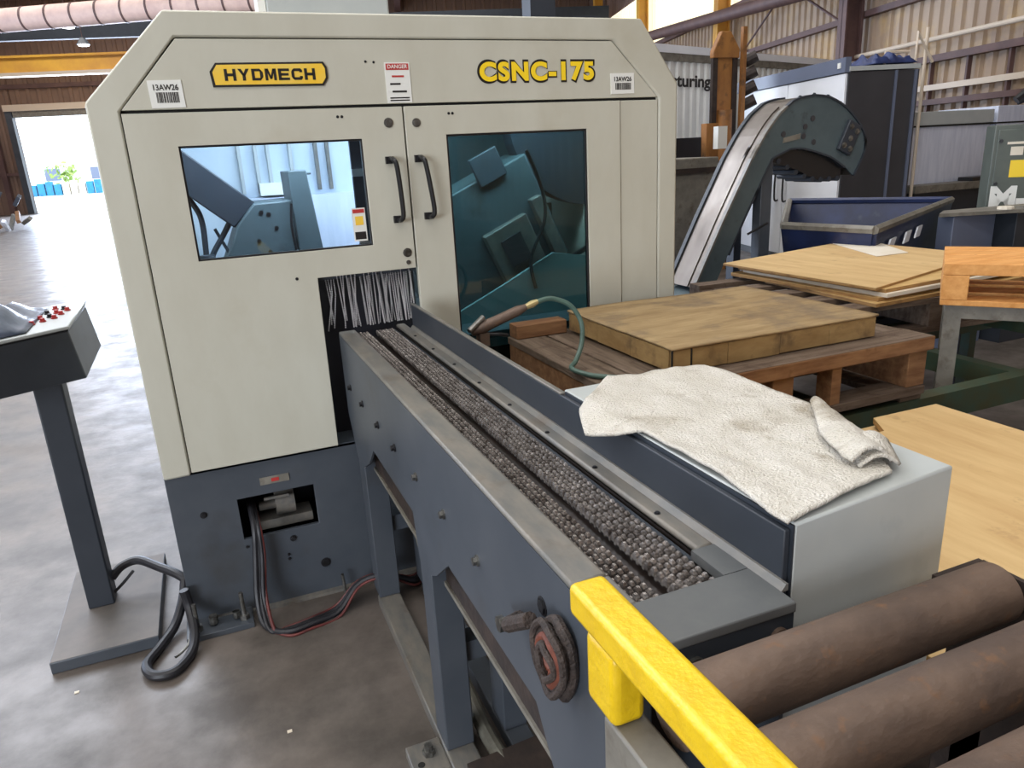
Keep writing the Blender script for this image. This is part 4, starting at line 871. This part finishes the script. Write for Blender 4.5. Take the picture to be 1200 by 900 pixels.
text('lettering', 'Manufacturing', ink, c1, Matrix.Translation((3.40, 8.215, 0)) @ Matrix.Rotation(R(19), 4, 'Z') @ Vector((3.93, -.034, 2.46)), Matrix.Rotation(R(19), 4, 'Z') @ FR, .225, .006, 1.5, align='RIGHT')
c2 = container('white_container', (7.75, 9.85, 0), 19, 4.2, 2.4, 2.92, 'white corrugated container standing behind the white machine')

# white machining centre
o_ = bp(8.42, 5.0); t = thing('machining_centre', 'tall white machining cabinet with charcoal end and blue grey top band', 'machine', o_, -A)
# local x = V (away from camera to the right), local y = U
MB().box(0, .86, 0, 2.9, .08, 2.30).build('cabinet_body', charcoal, t, world=False)
MB().box(-.02, .86, -.02, 2.92, 0, .10).build('plinth', black, t, world=False)
for y0, y1 in ((.02, 1.35), (1.37, 2.88)): 
    dd_ = MB().box(-.03, -.001, y0, y1, .10, 2.29).build('door', whitem, t, world=False, bevel=.004)
MB().box(-.05, .02, 0, 2.9, 2.30, 2.46).build('top_band', bandblue, t, world=False); MB().box(.0, .86, -.02, 2.9, 2.31, 2.36).build('roof', boxgrey, t, world=False)
for y in (.12, 2.78): MB().box(-.06, -.05, y-.03, y+.03, 2.35, 2.41).build('band_screw', white, t, world=False)
for y in (1.25, 1.48):
    mb = MB(); mb.tube([(-.03, y-.05, 1.15), (-.07, y-.05, 1.15), (-.07, y+.05, 1.15), (-.03, y+.05, 1.15)], .012, 6)
    mb = MB(); mb.tube(spline([(-.03, y, 1.17), (-.08, y, 1.15), (-.08, y, .84), (-.03, y, .82)], 5), .014, 6); mb.build('handle', black, t, world=False)
MB().box(.56, .585, -.02, .0, .1, 2.3).build('panel_strip', bandblue, t, world=False)
MB().box(.80, .83, -.02, .0, .1, 2.3).build('panel_strip', bandblue, t, world=False)
# frame on top + blue tarp
tt = thing('roof_railing', 'pale steel railing with stair frame on the white machine roof', 'railing', bp(8.6, 5.6, 2.36), -A)
mb = MB(); mb.tube([(.0, .1, .02), (0, .1, .16), (.3, .1, .16), (.3, .1, .02)], .018, 6); mb.build('rail', pipep, tt, world=False)
mb = MB(); mb.tube([(.36, .06, .02), (.36, .06, .36), (.58, .06, .03)], .018, 6); mb.build('stair_rail', pipep, tt, world=False)
tt = thing('blue_tarp', 'crumpled dark blue tarp on the white machine roof', 'tarp', bp(8.45, 5.3, 2.36), -A)
o = MB().grid(lambda a_, b_: (a_*.55, b_*.6-.02, .02+(.13*abs(noise.noise(Vector((a_*5, b_*4, 8))))+.05)*min(1, 8*min(a_, 1-a_, b_, 1-b_))), 24, 14).build('tarp', blues, tt, world=False, smooth=True); md = o.modifiers.new('t', 'SOLIDIFY'); md.thickness = .004
t = thing('thin_mast', 'thin pale mast beside the charcoal end of the white machine', 'mast', bp(8.9, 6.25, 0))
MB().cyl(bp(8.9, 6.25, 0), bp(8.9, 6.25, 2.80), .02, 10).build('mast', pipep, t); MB().box(-.06, .06, -.06, .06, 0, .05, Matrix.Translation(bp(8.9, 6.25, 0))).build('mast_foot', slate, t)

# blue bin
t = thing('tipping_bin', 'navy blue steel tipping bin with grey rim below the chip conveyor head', 'bin', (4.6, 4.5, 0))
rim = [Vector((3.62, 3.78, 1.05)), Vector((3.80, 3.35, 1.05)), Vector((5.86, 4.46, 1.05)), Vector((5.14, 5.62, 1.05))]
rim = [Vector((3.63, 3.98, 1.05)), Vector((3.77, 3.36, 1.05)), Vector((5.86, 4.47, 1.05)), Vector((5.16, 5.60, 1.05))]
cen = sum(rim, Vector())/4
bot = [Vector((cen.x+(p.x-cen.x)*.72, cen.y+(p.y-cen.y)*.72, .18)) for p in rim]
def wall(a_, b_, c_, d_, nm, m=navy, th=.02):
    n_ = (b_-a_).cross(d_-a_).normalized()*th
    MB().hexa([a_, b_, c_, d_, a_+n_, b_+n_, c_+n_, d_+n_]).build(nm, m, t)
for i in range(4):
    j = (i+1) % 4; wall(bot[i], bot[j], rim[j], rim[i], 'side_wall')
    MB().tube([rim[i], rim[j]], .028, 6).build('rim', frame_grey if i != 2 else navy, t)
MB().hexa(bot+[p+Vector((0, 0, .03)) for p in bot]).build('bin_floor', navy, t)
for i in range(4): MB().box(-.05, .05, -.05, .05, 0, .18, Matrix.Translation((bot[i].x*.9+cen.x*.1, bot[i].y*.9+cen.y*.1, 0))).build('foot', slate, t)
e = rim[2]-rim[1]; en = Vector((e.y, -e.x, 0)).normalized()
for f in (.10, .28, .42): 
    q = rim[1]+e*f+Vector((0, 0, -.16)); MB().hexa([q+en*.03, q+e*.06+en*.03, q+e*.06+en*.02, q+en*.02, q+en*.03+e*.03+Vector((0, 0, .07)), q+e*.09+en*.03+Vector((0, 0, .07)), q+e*.09+en*.02+Vector((0, 0, .07)), q+e*.03+en*.02+Vector((0, 0, .07))]).build('stripe', whitem, t)

# stainless machine and green cabinet
t = thing('stainless_enclosure', 'stainless steel enclosure with upper panels at the right wall', 'enclosure', (9.3, 7.4, 0))
MB().box(8.6, 10.15, 7.3, 8.2, 0, 1.67).build('lower_panel', stainless, t, bevel=.005)
MB().box(8.56, 10.18, 7.28, 8.2, 1.69, 1.86).build('upper_panel', boxgrey, t, bevel=.005); MB().box(10.25, 11.6, 7.28, 8.2, 1.53, 1.90).build('upper_panel', stainless, t, bevel=.005)
MB().box(8.55, 11.6, 7.27, 8.2, 1.67, 1.69).build('black_seam', seam, t); MB().box(10.25, 11.6, 7.3, 8.2, 0, 1.53).build('lower_panel', stainless, t)
MB().box(8.5, 10.1, 7.0, 7.28, .86, .95).build('shelf', frame_grey, t); MB().box(9.6, 10.1, 7.05, 7.26, .95, 1.0).build('shelf_block', black, t); MB().box(8.6, 10.0, 7.1, 7.27, 0, .86).build('shelf_cabinet', slate_dark, t)
t = thing('olive_cabinet', 'olive grey electrical cabinet marked M- with yellow warning sticker', 'cabinet', (6.33, 4.5, 0), R(-45))
MB().box(0, .9, 0, .4, 0, 1.63).build('cabinet_body', olive, t, world=False, bevel=.008); dd_ = MB().box(.03, .87, -.015, 0, .1, 1.59).build('door', olive, t, world=False, bevel=.004)
text('lettering', 'M-', white, t, WM[t.name] @ Vector((.165, -.018, 1.03)), Matrix.Rotation(R(-45), 4, 'Z') @ FR, 1, .05, 1, fit=(.29, .20))
for (x0, x1, z0, z1, m, nm) in ((.14, .30, 1.20, 1.34, logoy2, 'warning_sticker'), (.13, .22, 1.38, 1.45, paper, 'notice'), (.10, .28, 1.47, 1.49, paper, 'notice')): MB().box(x0, x1, -.02, -.015, z0, z1).build(nm, m, t, world=False)
for z in (1.15, 1.5): MB().cyl((.05, -.035, z), (.05, -.015, z), .015, 10).build('latch', black, t, world=False)
t = thing('grey_workbench', 'grey steel workbench with blue side before the olive cabinet', 'workbench', (6.0, 4.1, 0))
MB().hexa([(4.98, 3.88, 1.005), (6.2, 3.42, 1.005), (6.4, 3.88, 1.005), (5.2, 4.02, 1.005), (4.98, 3.88, 1.03), (6.2, 3.42, 1.03), (6.4, 3.88, 1.03), (5.2, 4.02, 1.03)]).build('bench_top', frame_grey, t)
MB().box(5.10, 5.55, 3.85, 3.98, 0, 1.0).build('drawer_body', bandblue, t, bevel=.004)
MB().box(5.6, 6.1, 3.72, 3.9, 0, 1.0).build('drawer_body', slate_dark, t, bevel=.004)
for i in range(3): 
    o = MB().cyl((5.5+i*.14, 3.75-i*.03, 1.031), (5.5+i*.14, 3.75-i*.03, 1.05), .055-.01*i, 10).build('scrap_piece', (paper, frame_grey, white)[i], None); tagp(o, ('cream rag scrap', 'grey metal scrap', 'white scrap piece')[i]+' lying on the grey workbench', 'scrap')
o = MB().tube(spline([(10.9, 7.5, 1.97), (11.1, 7.4, 2.14), (11.3, 7.5, 2.06), (11.2, 7.7, 1.97)]), .06, 8).build('hose_coil', black, None, smooth=True); tagp(o, 'black coil lying on top of the stainless enclosure', 'coil')
